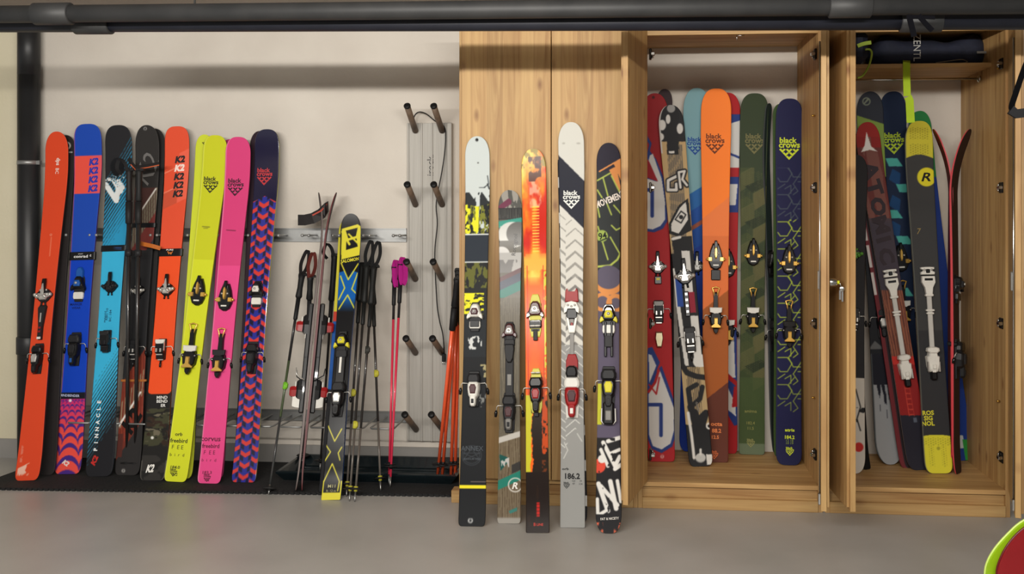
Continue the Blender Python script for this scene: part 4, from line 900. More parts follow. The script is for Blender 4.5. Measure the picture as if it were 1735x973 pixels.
for lab, tp, bt, Yt in (('orange-red ski pole, leftmost of four beside the closed cabinet', (775, 470), (741, 810), -.42), ('orange-red ski pole, second from left beside the closed cabinet', (777, 462), (749, 810), -.36),
                        ('orange-red ski pole, third from left beside the closed cabinet', (776, 455), (764, 810), -.28), ('orange-red ski pole nearest the side of the closed cabinet', (779, 460), (771, 810), -.22)):
    pole(lab, tp, bt, .017, Yt, shaft=((0, 1, (250, 98, 56)),), grip=(26, 26, 28), griplen=.16, bz=.075, band=(24, 24, 25), r=.0115, tipr=False)
# ------------------------------------------------------------------ skis on the closed cabinet
YF = FRONT-.03
def f(p):
    p.fill((196, 204, 202)); p.fill((30, 34, 38), (p.Y > 395)); g = p.n(9, 16, 3); g2 = p.n(5, 14, 8)
    p.fill((34, 38, 40), (p.Y > 326)&(p.Y < 397)&(g > .40+.0*p.X)&(p.Y > 322+np.abs(np.mod(p.X+6, 22)-11)*1.4)); mm = (p.Y > 326)&(p.Y < 397)&(p.Y > 350-np.abs(p.X)*.2)
    p.fill((120, 122, 40), mm&(g2 > .35)&(g2 < .6)); p.fill((222, 220, 40), mm&(p.X < 3)&(p.n(7, 12, 15) > .45)); p.fill((24, 26, 28), mm&(g > .66))
    p.stroke([(820, 318), (828, 312), (826, 298)], 1.4, (40, 44, 46)); p.stroke([(826, 312), (829, 320)], 2.2, (40, 44, 46)); p.stroke([(812, 318), (822, 318)], 1, (60, 64, 66)); p.disk(810, 276, 1.2, (60, 60, 60))
    p.band(396, 398.5, (210, 214, 212)); p.band(398.5, 443, (34, 42, 52)); p.band(443, 445, (190, 194, 192)); q = (p.Y > 445)&(p.Y < 516); p.fill((30, 32, 32), q); p.fill((96, 98, 40), q&(p.Y < 488)&(g2 > .47)); p.fill((24, 25, 26), q&(g < .45)&(p.Y < 495))
    p.fill((226, 222, 40), (p.Y > 497)&(p.Y < 540)&(p.X < 14)&(p.n(12, 5, 31) > .38+(p.Y-500)*.006)); p.fill((206, 208, 206), (p.Y > 570)&(p.Y < 592)&(p.n(6, 8, 33) > .55)&(np.abs(p.X) < 12)); p.fill((24, 26, 29), p.Y > 605); p.fill((160, 150, 110), (p.Y > 618)&(p.Y < 640)&(p.X > 10)&(p.n(6, 6, 5) > .5))
    p.fill((120, 122, 120), (p.Y > 668)&(p.Y < 690)&(p.X > 8)&(p.n(5, 7, 9) > .55)); p.band(822, 828.5, (238, 222, 40)); p.fill((110, 96, 96), (p.Y > 816)&(p.Y < 817.5)&(p.X > -4)); p.disk(797, 882.5, 4.2, (220, 222, 220), 2.4); p.disk(808, 237, 2.6, (22, 22, 22))
    for r_ in (17, 14): p.disk(799, 772, r_, (66, 72, 78), r_-.9)
    p.stroke([(785, 780), (799, 760), (813, 780), (785, 768), (813, 768), (785, 780)], 1, (66, 72, 78))
S = ski('pale grey and black ski with yellow paint and tail band, leftmost on cabinet', (808, 231), (799, 893), 0, YF-.01, (42, 39, 46), f, group=GF, tail=4, taillen=.35, tl=.6, edge=(60, 56, 50), texts=[('T', 'ANNEX', 800, 760, 8, 0, (74, 80, 86), .95, .0), ('T', 'MAGNUM OPUS', 800, 778, 3, 0, (74, 80, 86))])
toe_alpine(S, 530, WHT, MAR, WHT, K2_, WHT, s=.95); m = holder(S, 549); m.box((0, 0, .018), (.042, .030, .008), K, bev=.002); m.build('toe_pad', S['e']); heel_alpine(S, 652, WHT, MAR, WHT, K2_, K, s=1.0)
def f(p):
    p.fill((104, 100, 90)); g = p.n(8, 30, 4); wd_ = (np.mod(p.X+p.n(8, 60, 9)*6, 3.2) < 1.2)
    p.fill((156, 152, 144), (p.Y < 352)); p.fill((92, 92, 88), (p.Y < 352)&(g > .6)); p.poly([(843, 350), (862, 336), (867, 340), (866, 346), (846, 358)], (116, 66, 84)); p.fill((60, 60, 60), (p.Y > 352)&(p.Y < 372)); p.fill((84, 84, 80), (p.Y > 354)&(p.Y < 370)&wd_)
    p.fill((64, 150, 134), (p.Y > 372+p.X*-.15)&(p.Y < 383-p.X*.15)); p.fill((150, 178, 166), (p.Y > 383)&(p.Y < 400)&(g > .4)); p.disk(868, 398, 22, (206, 206, 200), 0, True, 1.1); p.disk(878, 396, 20, (104, 102, 98)); p.fill((96, 92, 84), (p.Y > 408)&(p.Y < 424)&(p.X < 6)); p.disk(850, 432, 14, (206, 204, 200)); p.fill((176, 174, 170), (p.Y > 428)&(p.Y < 462)); p.fill((122, 120, 118), (p.Y > 440)&(p.Y < 462)&(g > .55)); s = p.Y+p.X*.45
    p.fill((100, 70, 72), (s > 462)&(s < 470)); p.fill((72, 78, 92), (s > 470)&(s < 484)); p.fill((48, 118, 106), (s > 484)&(s < 500)&(p.Y < 505)); p.band(505, 740, (96, 90, 78)); p.fill((118, 110, 94), (p.Y > 500)&(p.Y < 740)&wd_&(s > 500)); b = p.Y-(-p.X*.3)
    p.fill((190, 186, 178), (b > 770-34)&(b < 746)); p.fill((120, 108, 88), (b > 746)); p.fill((92, 78, 62), (b > 746)&wd_); p.poly([(846, 770), (860, 775), (862, 782), (848, 798)], (36, 84, 78)); p.fill((44, 124, 108), (s > 806)&(s < 822)&(b > 746)); p.fill((60, 58, 56), (s > 790)&(s < 805)&(p.X > 4)); p.fill((186, 184, 180), (s > 775)&(s < 795)&(p.X < 0)&(p.X > -14)&(g > .5))
    p.disk(873, 822, 12.5, (210, 206, 198), 10.5); p.poly([(862, 866), (876, 860), (876, 866), (864, 871)], (60, 120, 112)); p.fill((150, 146, 138), (p.Y > 878))
S = ski('short grey ski with teal patches and round logo at its tail', (863, 322), (862, 888), 0, YF-.01, (40, 34, 40), f, gloss=True, group=GF, tail=4, taillen=.35, tl=.7, edge=(60, 60, 62), texts=[('T', 'Rossignol', 873, 415, 9, 84, (58, 56, 56), 1.0, .0), ('T', 'R', 874, 823, 11, 0, (230, 226, 218), 1.1, .03, .3)])
m = holder(S, 640); m.box((0, 0, .005), (.038, .50, .010), K2_, bev=.003); m.box((0, -.01, .011), (.018, .05, .004), GRY); m.build('binding_rail', S['e'])
toe_alpine(S, 562, MAR, SIL, K2_, K2_, MAR, s=.9); m = holder(S, 597); m.prism(mirror([(.020, .04), (.024, .02), (.018, -.03), (.008, -.05)]), .008, .022, K2_, .9); m.build('toe_pad', S['e']); heel_alpine(S, 690, K2_, MAR, GRY, K2_, s=1.05)
def f(p):
    a = p.n(14, 40, 5); b = p.n(6, 9, 12); st = np.mod(p.Y/5, 1); t = np.clip(a*1.1+b*.35-p.X/60-.2+.25*np.sin(p.Y/34), 0, 1); p.fill((200, 44, 30)); p.fill((232, 96, 34), np.clip(t*3.2-.5, 0, 1)); p.fill((240, 160, 46), np.clip(t*3.2-1.4, 0, 1)); p.fill((244, 206, 90), np.clip(t*3.4-2.4, 0, 1)); p.fill((150, 130, 50), (p.Y < 285)&(b > .5)); p.fill((70, 36, 30), np.clip((b-.3)*6, 0, 1)*(p.Y > 266)*(p.Y < 308)*(np.abs(p.X-2) < 11)*.9); p.fill((226, 206, 190), np.clip((b-.35)*4, 0, 1)*(p.Y > 308)*(p.Y < 352)*(np.abs(p.X-2) < 10)*.6)
    p.fill((246, 208, 90), (st < .35)&(np.abs(p.X-2) < 6)&(p.Y > 350)&(p.Y < 440)); p.fill((244, 176, 70), (p.Y > 430)&(p.Y < 458)&(b > .3)); p.fill((200, 42, 36), np.clip(1-np.abs(p.Y-412)/28, 0, 1)*np.clip((np.abs(p.X)-5)/5, 0, 1)); p.fill((238, 106, 34), (p.Y > 470)*np.clip((p.Y-465)/20, 0, 1)); p.fill((232, 84, 28), (p.Y > 520)*np.clip((a-.4)*3, 0, 1)*.8); p.fill((206, 200, 60), (p.X > 13)&(p.Y > 460)&(b > .4)); p.fill((200, 62, 30), (np.abs(np.abs(p.X)-13.5) < .8)&(p.Y > 450)&(p.Y < 690))
    t = np.clip((p.Y-650)/50, 0, 1); p.fill((40, 32, 26), (t > b*.9+.1)&(p.X > -12+b*8)); p.fill((196, 190, 50), (p.Y > 670)&(p.Y < 800)&(p.X < -10+b*5-(p.Y-670)*.03)); p.fill((190, 74, 32), (p.Y > 640)&(p.X > 11-b*4)&(p.Y < 770)&(b > .42)); p.fill((44, 32, 26), (p.Y > 800)); p.fill((104, 54, 30), (p.Y > 780)&(p.X > 8)&(b > .5)); p.fill((36, 28, 25), (p.Y > 800)&(a > .3)); p.fill((190, 40, 34), (np.abs(p.X-1) < 2.5)&(p.Y > 852)&(p.Y < 876)&(np.mod(p.Y, 3) < 2.4))
S = ski('flame coloured orange and yellow ski with black tail', (903, 252), (911, 904), 0, YF-.012, (42, 36, 40), f, gloss=True, group=GF, tail=6, taillen=.25, tl=.8, edge=(170, 160, 110), curl=.04, texts=[('T', 'B', 906, 889, 5, 0, (190, 60, 50)), ('T', 'LINE', 915, 889, 4, 0, (190, 60, 50))])
for y in (535, 662):
    m = holder(S, y); m.prism(mirror([(.020, -.10), (.027, -.07), (.028, .04), (.020, .085), (.014, .10)]), 0, .010, M((206, 200, 90), .4), .97); m.box((0, -.09, .012), (.020, .05, .008), K2_, bev=.002); m.build('mounting_plate', S['e'], 'pale yellow plate')
toe_alpine(S, 527, MAR, SIL, K, K, MAR, s=1.05); heel_alpine(S, 660, K, REDP, K, K, s=1.05)
for y, w0 in ((553, 0), (632, 0)):
    m = holder(S, y)
    for g in (-1, 1): m.sphere((g*.011, 0, .026), .0125, WHT, (.95, .35, 1.1) if y > 600 else (1.2, .35, .75))
    m.build('white_pad', S['e'])
# 17 white grey herringbone pair
def f(p): p.fill((30, 30, 34)); p.fill((206, 206, 202), np.mod(p.Y/60, 1) < .3)
ski('black edge of the ski behind the white and grey herringbone ski', (962, 209), (974, 887), 0, YF+.016, (38, 36, 42), f, group=GF, curl=.02)
def f(p):
    p.fill((206, 206, 198)); W_ = (208, 206, 198)
    p.fill((34, 36, 48), (p.Q > 262+(p.P-945)*1.0)); p.fill(W_, (p.Q > 346+(p.P-947)*.98)); m_ = (p.Q > 352+(p.P-947)*.98); xl = p.P-953+0; x2 = p.P-(968+(p.Q-400)*.004)
    ph = np.where(p.P < 958.5, p.Q-(p.P-948)*.85+4, p.Q-np.abs(p.P-974.5)*.85); g_ = np.clip((p.Q-400)/160, 0, 1); q = np.mod(ph/19.3, 1)
    p.fill((150, 148, 142), m_&(q < .10+.12*np.clip((p.Q-380)/60, 0, 1)+.18*g_)); p.fill((124, 122, 118), m_&(q < .08+.3*g_)&(p.Q > 470)); p.fill((148, 148, 145), p.Q > 585)
    q2 = np.mod(ph/14.5, 1); p.fill((212, 212, 206), (p.Q > 585)&(p.Q < 770-np.maximum(0, (p.P-950))*1.6)&(q2 < .12)); p.stroke([(978, 735), (986, 748)], 1.2, (212, 212, 206)); p.stroke([(955, 777), (962, 763), (956, 750)], 1.2, (212, 212, 206))
    p.disk(955, 243, 1.5, (170, 168, 160), 0, True, 1.6); p.disk(980, 243, 1.5, (170, 168, 160), 0, True, 2.2)
S = ski('white and grey herringbone ski with a navy diagonal band', (967, 207), (970, 895), 0, YF-.022, (44, 37, 42), f, group=GF, tail=8, taillen=.12, tl=.84, edge=(40, 40, 44),
        texts=[('B', 968, 337, 30, (226, 228, 224)), ('T', '186.2', 970, 807, 10, 0, (28, 28, 30), .98, .035), ('T', 'orb', 958, 795, 4, 0, (40, 40, 42), 1.5, .03), ('B', 960, 822, 11, (34, 34, 36)), ('T', '123', 972, 815, 3, 0, (50, 50, 52)), ('T', '19', 984, 815, 3, 0, (50, 50, 52)), ('T', '97', 972, 820, 3, 0, (50, 50, 52)), ('T', '114', 984, 820, 3, 0, (50, 50, 52))])
REDW = REDP
m = holder(S, 505); m.prism([(-.032, -.02), (-.030, .03), (-.024, .045), (-.016, .030), (.016, .030), (.024, .045), (.030, .03), (.032, -.02)], 0, .018, REDP, .95); m.build('toe_cover', S['e'], 'red horned toe cover')
m = holder(S, 519); m.prism([(-.036, -.035), (-.038, -.012), (-.024, .018), (0, .024), (.024, .018), (.038, -.012), (.036, -.035), (.026, -.028), (.020, -.012), (-.020, -.012), (-.026, -.028)], .006, .036, WHT, .95)
for x in (-.016, 0, .016): m.tube([(x, .004 if x else -.002, .034), (x, .004 if x else -.002, .041)], .005, SIL, 10)
m.box((0, -.035, .012), (.048, .045, .014), K, bev=.003); o = m.build('toe_piece', S['e'])
m = holder(S, 548); m.prism([(-.027, .03), (-.018, .03), (-.010, -.012), (.010, -.012), (.018, .03), (.027, .03), (.014, -.045), (-.014, -.045)], .004, .018, WHT, .97); m.box((0, -.012, .009), (.010, .03, .012), REDP, bev=.002); m.build('toe_bracket', o)
m = holder(S, 570); m.box((0, 0, .004), (.018, .19, .006), GRY, bev=.001); m.build('center_bar', S['e'])
m = holder(S, 615); m.prism(mirror([(.028, -.03), (.028, .01), (.018, .04)]), 0, .012, REDP, .95); m.build('heel_base', S['e'], 'red heel base'); heel_alpine(S, 662, REDP, MAR, REDP, WHT, WHT, s=1.22, tipc=WHT); m = holder(S, 629); m.prism(mirror([(.024, -.028), (.029, -.01), (.024, .018), (.012, .026)]), .020, .048, K, .85, .004); m.build('heel_pad', S['e'])
# 18 partly behind the door
def f(p):
    p.fill((36, 34, 46)); OR = (214, 140, 76); GRN = (176, 190, 84); p.fill((34, 30, 46), p.Y < 290); p.fill((44, 48, 48), (p.Y > 290)&(p.Y < 455))
    p.poly([(1014, 290), (1052, 268), (1052, 306), (1040, 278), (1016, 292)], OR); p.stroke([(1012, 306), (1040, 290)], 2.5, GRN); p.poly([(1032, 288), (1044, 282), (1052, 318), (1050, 326)], OR)
    for a in ([(1012, 322), (1020, 335)], [(1022, 302), (1030, 332)], [(1036, 298), (1050, 326)], [(1012, 348), (1016, 368)], [(1028, 344), (1036, 364)], [(1040, 348), (1052, 362)], [(1013, 384), (1030, 440)], [(1036, 382), (1044, 390), (1052, 386)], [(1034, 402), (1050, 430)]): p.stroke(a, 2.4, GRN)
    p.stroke([(1012, 452), (1034, 450), (1046, 440), (1052, 428)], 3.5, GRN); p.disk(1020, 400, 10, (150, 170, 80)); p.stroke([(1013, 410), (1028, 404)], 2, (30, 40, 30)); p.fill((92, 84, 100), p.Y > 458); p.disk(1032, 478, 22, OR, 0, True, 1.1); p.disk(1031, 470, 20, (88, 82, 100), 0, True, 1.1); p.disk(1021, 512, 16, OR, 10); p.disk(1043, 514, 16, OR, 9); p.fill((88, 80, 100), p.Y > 528)
    p.fill((190, 190, 50), (p.X < -12)&(p.Y > 650)&(p.Y < 720)); p.fill((26, 25, 27), p.Y > 742); WH = (222, 220, 214); g = p.n(8, 10, 3) > .30
    for a, w_ in (([(1022, 750), (1042, 790), (1050, 774)], 7), ([(1030, 748), (1050, 742)], 7), ([(1036, 768), (1050, 762)], 6), ([(1042, 795), (1052, 788)], 7), ([(1014, 820), (1030, 866)], 8), ([(1034, 816), (1044, 862)], 8), ([(1018, 824), (1046, 856)], 7), ([(1012, 846), (1013, 874), (1026, 866)], 6), ([(1046, 815), (1052, 850)], 6), ([(1018, 762), (1030, 790)], 6)): p.stroke(a, w_, WH)
    p.disk(1014, 790, 12, (214, 70, 50)); p.disk(1020, 778, 7, WH); p.fill((26, 25, 27), (p.Y > 742)&(p.Y < 875)&~g); p.fill((26, 25, 28), p.Y > 872); p.fill((206, 98, 70), (p.Y > 886)&(np.abs(p.X) > 9)&(p.n(7, 7, 2) > .45)&(np.abs(p.k) > .45))
S = ski('dark patterned ski half hidden by the open cabinet door', (1031, 242), (1031, 905), 0, YF-.014, (41, 36, 44), f, group=GF, tail=2.4, taillen=.8, tl=.15, edge=(30, 28, 34), texts=[('T', 'MOVEMENT', 1034, 338, 12, 22, (226, 216, 206), .62, .03), ('T', '94', 1021, 400, 12, 10, (24, 28, 24), .9, .02), ('T', 'FAT & NICETY', 1033, 879, 4, 4, (226, 222, 214), .9)])
m = holder(S, 575); m.box((-.014, 0, .010), (.012, .16, .016), K, bev=.003); m.box((.014, 0, .010), (.012, .16, .016), K, bev=.003); m.box((0, -.01, .02), (.034, .05, .004), K2_, bev=.001); m.build('binding_rail', S['e']); toe_alpine(S, 535, K, YEL, WHT, K, YEL, s=1.05); heel_alpine(S, 648, K, YEL, K2_, K2_, s=1.15)
m = holder(S, 700); m.box((0, 0, .02), (.05, .10, .03), K, bev=.008); m.box((0, .07, .03), (.028, .035, .012), GRY, bev=.004); m.box((0, -.01, .037), (.028, .045, .008), GRY, bev=.004); m.tube([(-.03, .02, .02), (-.032, -.035, .02), (-.02, -.048, .02)], .003, WHT, 6); m.tube([(.03, .02, .02), (.032, -.035, .02), (.02, -.048, .02)], .003, WHT, 6); m.build('heel_tail', S['e'])

# ------------------------------------------------------------------ middle cabinet
ZS = SH+.001
RD = (168, 26, 32); WT = (206, 204, 200); BL = (36, 56, 122)
def redski(p, dx=0, ab=True):
    p.fill(RD)
    def out(pts, w_): p.stroke(pts, w_+7, BL, False); 
    segs = [([(-24, 238), (-13, 285), (0, 318), (6, 352), (6, 372), (-6, 383), (-20, 378)], 16), ([(-24, 330), (-6, 300)], 12)]
    for s_, w_ in segs: out(s_, w_)
    for s_, w_ in segs: p.stroke(s_, w_, WT, False)
    p.stroke([(-6, 330), (-6, 372)], 5, BL, False); p.stroke([(-22, 305), (-8, 292)], 5, RD, False)
    sg = [([(-16, 598), (-9, 620), (-16, 645)], 9), ([(-2, 640), (12, 690), (13, 730), (6, 752), (-6, 752), (-11, 735), (-11, 668)], 11), ([(-16, 662), (-1, 648)], 8)]
    for s_, w_ in sg: p.stroke(s_, w_+6, BL, False)
    for s_, w_ in sg: p.stroke(s_, w_, WT, False)
    p.fill(WT, (p.Y > 670)&(p.Y < 752)&(np.abs(p.X) < 11)); p.stroke([(1, 676), (1, 738)], 6, BL, False); p.stroke([(-2, 655), (14, 700)], 3, RD, False); p.fill(RD, p.Y > 762)
    p.fill((216, 120, 90), (np.abs(p.Y-416) < .8))
def f(p):
    p.fill(RD); p.fill((150, 22, 28), p.Y < 290)
    p.poly([(1088, 215), (1104, 243), (1101, 256), (1112, 270), (1126, 305), (1131, 345), (1131, 375), (1123, 388), (1108, 394), (1088, 391)], BL)
    p.poly([(1101, 264), (1106, 260), (1121, 303), (1127, 342), (1127, 372), (1119, 383), (1106, 389), (1088, 386), (1088, 300), (1113, 308), (1098, 275)], WT); p.poly([(1088, 225), (1100, 245), (1096, 262), (1088, 256)], (150, 22, 28))
    p.poly([(1088, 262), (1099, 272), (1115, 308), (1088, 298)], (150, 24, 34)); p.stroke([(1090, 322), (1105, 322), (1105, 366)], 6, BL)
    p.poly([(1098, 590), (1105, 588), (1118, 614), (1112, 630), (1121, 620), (1146, 690), (1146, 735), (1139, 757), (1121, 768), (1104, 761), (1096, 740), (1096, 600)], BL)
    p.poly([(1099, 600), (1104, 602), (1112, 620), (1100, 650)], WT); p.poly([(1099, 668), (1118, 628), (1142, 692), (1142, 730), (1136, 752), (1121, 762), (1106, 756), (1100, 738)], WT); p.stroke([(1099, 664), (1110, 648), (1116, 628)], 4.5, RD); p.stroke([(1100, 652), (1112, 668), (1117, 640)], 2.5, RD)
    p.stroke([(1100, 686), (1120, 686), (1120, 738)], 6, BL); p.fill(RD, p.Q > 768)
    p.disk(1122, 774, 3, (220, 200, 190), 1.5); p.disk(1107, 165, 2.4, (60, 20, 20))
ski('dark red ski showing only its curled tip behind the leftmost red ski', (1126, 151), (1130, 763), ZS, -.06, (26, 26, 26), solid((50, 34, 38)), group=G1, curl=.02)
S = ski('red ski with big white and blue letters, leftmost in the middle cabinet', (1109, 158), (1121, 783), ZS, -.06, (45, 42, 45), f, group=G1, tail=4, taillen=.35, tl=.62, edge=(90, 20, 24), curl=.04)
toe_tech(S, 452, K, SIL, K2_, 1.05); m = holder(S, 475); m.box((0, 0, .01), (.036, .04, .018), K, bev=.003); m.box((0, .006, .02), (.018, .012, .003), YEL); m.build('toe_pad', S['e']); heel_tech(S, 528, K2_, SIL, GRY, 1.05, tail=False); m = holder(S, 573); m.prism(mirror([(.012, -.05), (.022, .0), (.018, .035)]), 0, .035, M((170, 160, 130), .3, .7), .85); m.build('heel_lever', S['e'], 'champagne metal heel housing')
# light blue behind
def f(p):
    p.fill((124, 166, 174)); s = p.Q+(p.P-1180)*.62
    p.fill((36, 100, 166), s > 322); p.fill((22, 76, 156), s > 352); p.fill((24, 60, 150), s > 420); p.fill((18, 50, 140), p.Q > 600); p.fill((150, 80, 60), (np.abs(s-382) < 4)&(p.Q < 400))
S2 = ski('pale blue and royal blue ski behind the bright orange ski', (1181, 149), (1170, 766), ZS, -.09, (44, 36, 38), f, group=G1, tail=2.6, taillen=.7, tl=.3, edge=(40, 40, 44), texts=[('B', 1178, 246, 29, (26, 72, 150))])
toe_tech(S2, 450, K, SIL, K, 1.0, x=.016)
# black white wood GR
def f(p):
    p.fill((188, 160, 114)); p.fill((98, 92, 84), (np.abs(p.P-(1146+(p.Q-300)*.05)) < 13)&(p.Q > 245)&(np.mod(p.P*1.0-p.Q*.05, 3) > 1)); p.fill((30, 30, 32), (p.Q < 240)); BK = (26, 26, 28); WH = (214, 212, 206); p.fill(BK, (p.Q < 262)&(np.abs(p.P-1140) < 10))
    p.disk(1132, 202, 8, WH, 0, True, .5); p.disk(1122, 212, 9, WH, 0, True, .7); p.disk(1152, 218, 9, WH, 0, True, .6); p.disk(1118, 232, 7, WH); p.disk(1137, 184, 7, (150, 150, 148)); p.fill((200, 196, 190), (p.k < -.86)&(p.Q < 260)); p.fill(WH, (np.abs(p.P-1138) < 5)&(np.abs(p.Q-258) < 2))
    p.stroke([(1148, 298), (1132, 306), (1132, 322), (1146, 322), (1146, 312)], 9, BK); p.stroke([(1148, 298), (1132, 306), (1132, 322), (1146, 322), (1146, 312)], 5, WH); p.stroke([(1153, 318), (1150, 292), (1160, 290), (1156, 304), (1164, 314)], 9, BK); p.stroke([(1153, 318), (1150, 292), (1160, 290), (1156, 304), (1164, 314)], 4, WH)
    p.poly([(1133, 380), (1150, 348), (1166, 336), (1172, 390), (1150, 402), (1134, 396)], BK); p.poly([(1137, 380), (1152, 352), (1162, 342), (1166, 372), (1150, 396), (1138, 392)], WH); p.stroke([(1144, 372), (1154, 358), (1162, 364), (1154, 378), (1144, 372)], 2, BK); p.disk(1154, 368, 3.5, BK)
    p.poly([(1137, 402), (1172, 400), (1180, 480), (1150, 470)], BK); p.stroke([(1140, 405), (1152, 402)], 5, WH); p.fill(BK, (p.Q > 430)); p.fill(WH, (p.Q > 425)&(p.Q < 530)&(p.X > -2)&(p.X < 12)); p.fill(WH, (p.Q > 455)&(p.Q < 620)&(np.abs(p.X+19-(p.Q-455)*.06) < 3.5)); p.fill((34, 70, 150), (p.Q > 470)&(p.Q < 520)&(p.X > -16)&(p.X < -6)); p.fill((146, 30, 50), (p.Q > 495)&(p.Q < 530)&(p.X > 3)&(p.X < 14)); p.fill(WH, (p.Q > 535)&(p.Q < 615)&(p.X > 4)&(p.X < 17)); p.disk(1186, 612, 12, WH)
    q = (p.Q > 622)&(p.Q < 720); p.fill((176, 152, 110), q); p.fill((70, 62, 54), q&(np.mod(p.P-p.Q*.1, 3) < 1.3)&(np.abs(p.X) < 12)); p.stroke([(1150, 610), (1164, 632), (1180, 638), (1196, 640)], 9, BK); p.stroke([(1180, 652), (1166, 660), (1170, 690), (1186, 676), (1190, 656)], 8, BK); p.stroke([(1170, 690), (1184, 740), (1196, 700), (1180, 716)], 11, BK); p.stroke([(1176, 700), (1190, 752)], 14, BK)
    p.fill(BK, (p.Q > 730)&(p.X > -12)); p.stroke([(1166, 700), (1172, 740), (1176, 776)], 5, WH); p.disk(1202, 722, 6, WH, 3); p.fill(WH, (p.Q > 770)&(p.Q < 788)&(p.X > 10)); p.disk(1187, 776, 8, (190, 190, 186), 0, True, 1.1); p.stroke([(1187, 762), (1187, 770)], 4, WH)
S = ski('black, white and bare wood ski with cartoonish letters leaning left of the orange ski', (1135, 178), (1188, 791), ZS, -.10, (43, 37, 40), f, group=G1, tail=3, taillen=.5, tl=.45, edge=(40, 38, 36), texts=[('T', '1', 1187, 776, .1, 0, WT)][:0]+[('T', 'dynastar', 1182, 690, 5, -80, (120, 116, 110))])
toe_tech(S, 468, K, SIL, K2_, 1.2); m = holder(S, 515); m.box((0, 0, .008), (.024, .13, .012), K, bev=.003)
for q_ in (.05, .02, -.01, -.04): m.box((0, q_, .015), (.012, .012, .003), SIL)
m.build('heel_rail', S['e']); heel_tech(S, 575, K, SIL, K2_, 1.15)
# red ski behind right of orange
def f(p):
    p.fill(RD); q = p.P-(1238+(p.Q-160)*.0)
    p.fill(BL, (p.Q > 194)&(p.Q < 360)&(p.P > 1230)); p.fill(WT, (p.Q > 206+(1248-p.P)*.3)&(p.Q < 284)&(p.P > 1230)); p.fill(BL, (np.abs(p.Q-262-(p.P-1240)*.4) < 2)&(p.P > 1230)); p.fill(RD, (p.Q > 284)&(p.Q < 300)); p.fill(WT, (p.Q > 312)&(p.Q < 348)&(p.P > 1236)&(p.P < 1250-(p.Q-312)*.1))
    p.poly([(1226, 556), (1248, 556), (1250, 720), (1244, 722), (1226, 690)], BL); p.poly([(1228, 562), (1243, 562), (1246, 640), (1228, 640)], WT); p.poly([(1228, 646), (1246, 684), (1247, 706), (1228, 690)], WT); p.fill(RD, (np.abs(p.Q-640-(p.P-1236)*.9) < 5)&(p.P < 1250)); p.fill(RD, (p.Q > 655)&(p.Q < 690)&(p.P > 1240+(690-p.Q)*.1))
S = ski('second red ski with white letters behind the bright orange ski', (1233, 157), (1228, 769), ZS, -.085, (44, 38, 42), f, group=G1, tail=4, tl=.6, edge=(90, 20, 24))
toe_gold(S, 447, x=.012); heel_gold(S, 552, WHT, fork=False, x=.014)
# orange
def f(p):
    p.fill((255, 132, 46)); s = p.Q+(p.P-1213)*.82
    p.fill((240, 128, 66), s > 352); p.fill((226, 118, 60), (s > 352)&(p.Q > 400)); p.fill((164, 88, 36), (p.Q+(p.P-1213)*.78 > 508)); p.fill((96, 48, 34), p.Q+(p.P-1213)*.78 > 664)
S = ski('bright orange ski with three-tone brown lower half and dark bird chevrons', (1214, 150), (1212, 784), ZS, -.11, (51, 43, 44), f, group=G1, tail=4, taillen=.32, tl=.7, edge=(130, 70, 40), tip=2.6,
        texts=[('B', 1211, 242, 33, (110, 52, 26)), ('T', 'octa', 1214, 719, 6, 0, (226, 128, 74), 1.2, .03), ('T', '88.2', 1214, 730, 7, 0, (226, 128, 74), 1.0, .03), ('T', '12.5', 1212, 741, 6, 0, (226, 128, 74), 1.0, .03), ('B', 1210, 770, 14, (214, 110, 60))])
toe_gold(S, 434, skirt=True, s=1.0); heel_gold(S, 532, WHT, s=1.0)
# green pair
SG_ = ski('dark grey edge of the ski behind the olive green one', (1304, 175), (1316, 766), ZS, -.09, (18, 16, 18), solid((42, 52, 50)), group=G1, edge=(70, 72, 74), nrm=(.75, -.66, 0), curl=.03)
toe_alpine(SG_, 440, K, K2_, K, K); heel_alpine(SG_, 560, K, K2_, K, K, s=1.1)
m_olive = (60, 72, 44)
def f(p):
    p.fill((50, 62, 40)); p.fill((56, 68, 40), p.Y > 440)
    cy = 61.0; base_ = [(0, 0)]
    for i in range(6):
        y = 296+i*61
        for (ox, oy, c1, c2) in ((-24, 0, (78, 82, 50), (62, 72, 42)), (0, 32, (88, 86, 54), (42, 52, 34))):
            x0 = 1276+ox; yy = y+oy
            p.poly([(x0, yy), (x0+26, yy-14), (x0+26, yy+14), (x0, yy+30)], c1); m_ = np.zeros_like(p.X)
            p.poly([(x0, yy), (x0+26, yy-14), (x0+14, yy-24), (x0-14, yy-12)], c2)
            p.stroke([(x0, yy), (x0+26, yy-14)], 1.0, (88, 92, 58)); p.stroke([(x0, yy), (x0, yy+30)], 1.0, (84, 88, 56))
    dots = (np.mod(p.P, 3) < 1.1)&(np.mod(p.Q+p.P*.5, 3) < 1.4)&(p.Y > 290)&(p.Y < 690); p.fill((110, 108, 66), dots&(p.n(14, 20, 3) > .4), .6); p.fill((50, 62, 40), p.Y < 284); p.fill((66, 82, 46), p.Y > 640, .75)
    p.fill((120, 130, 110), p.Y > 752, .6)
S = ski('olive green ski with faint stair pattern and plain bird chevrons', (1279, 158), (1274, 771), ZS, -.11, (47, 40, 43), f, group=G1, tail=5, taillen=.3, tl=.6, edge=(48, 52, 40), tip=2.8,
        texts=[('B', 1278, 242, 33, (112, 108, 70)), ('T', 'anima', 1272, 697, 5, 0, (130, 130, 74), 1.2), ('T', '182.4', 1272, 717, 5, 0, (130, 130, 74), 1), ('T', '11.5', 1272, 726, 5, 0, (130, 130, 74), 1), ('B', 1272, 750, 14, (140, 138, 84))])
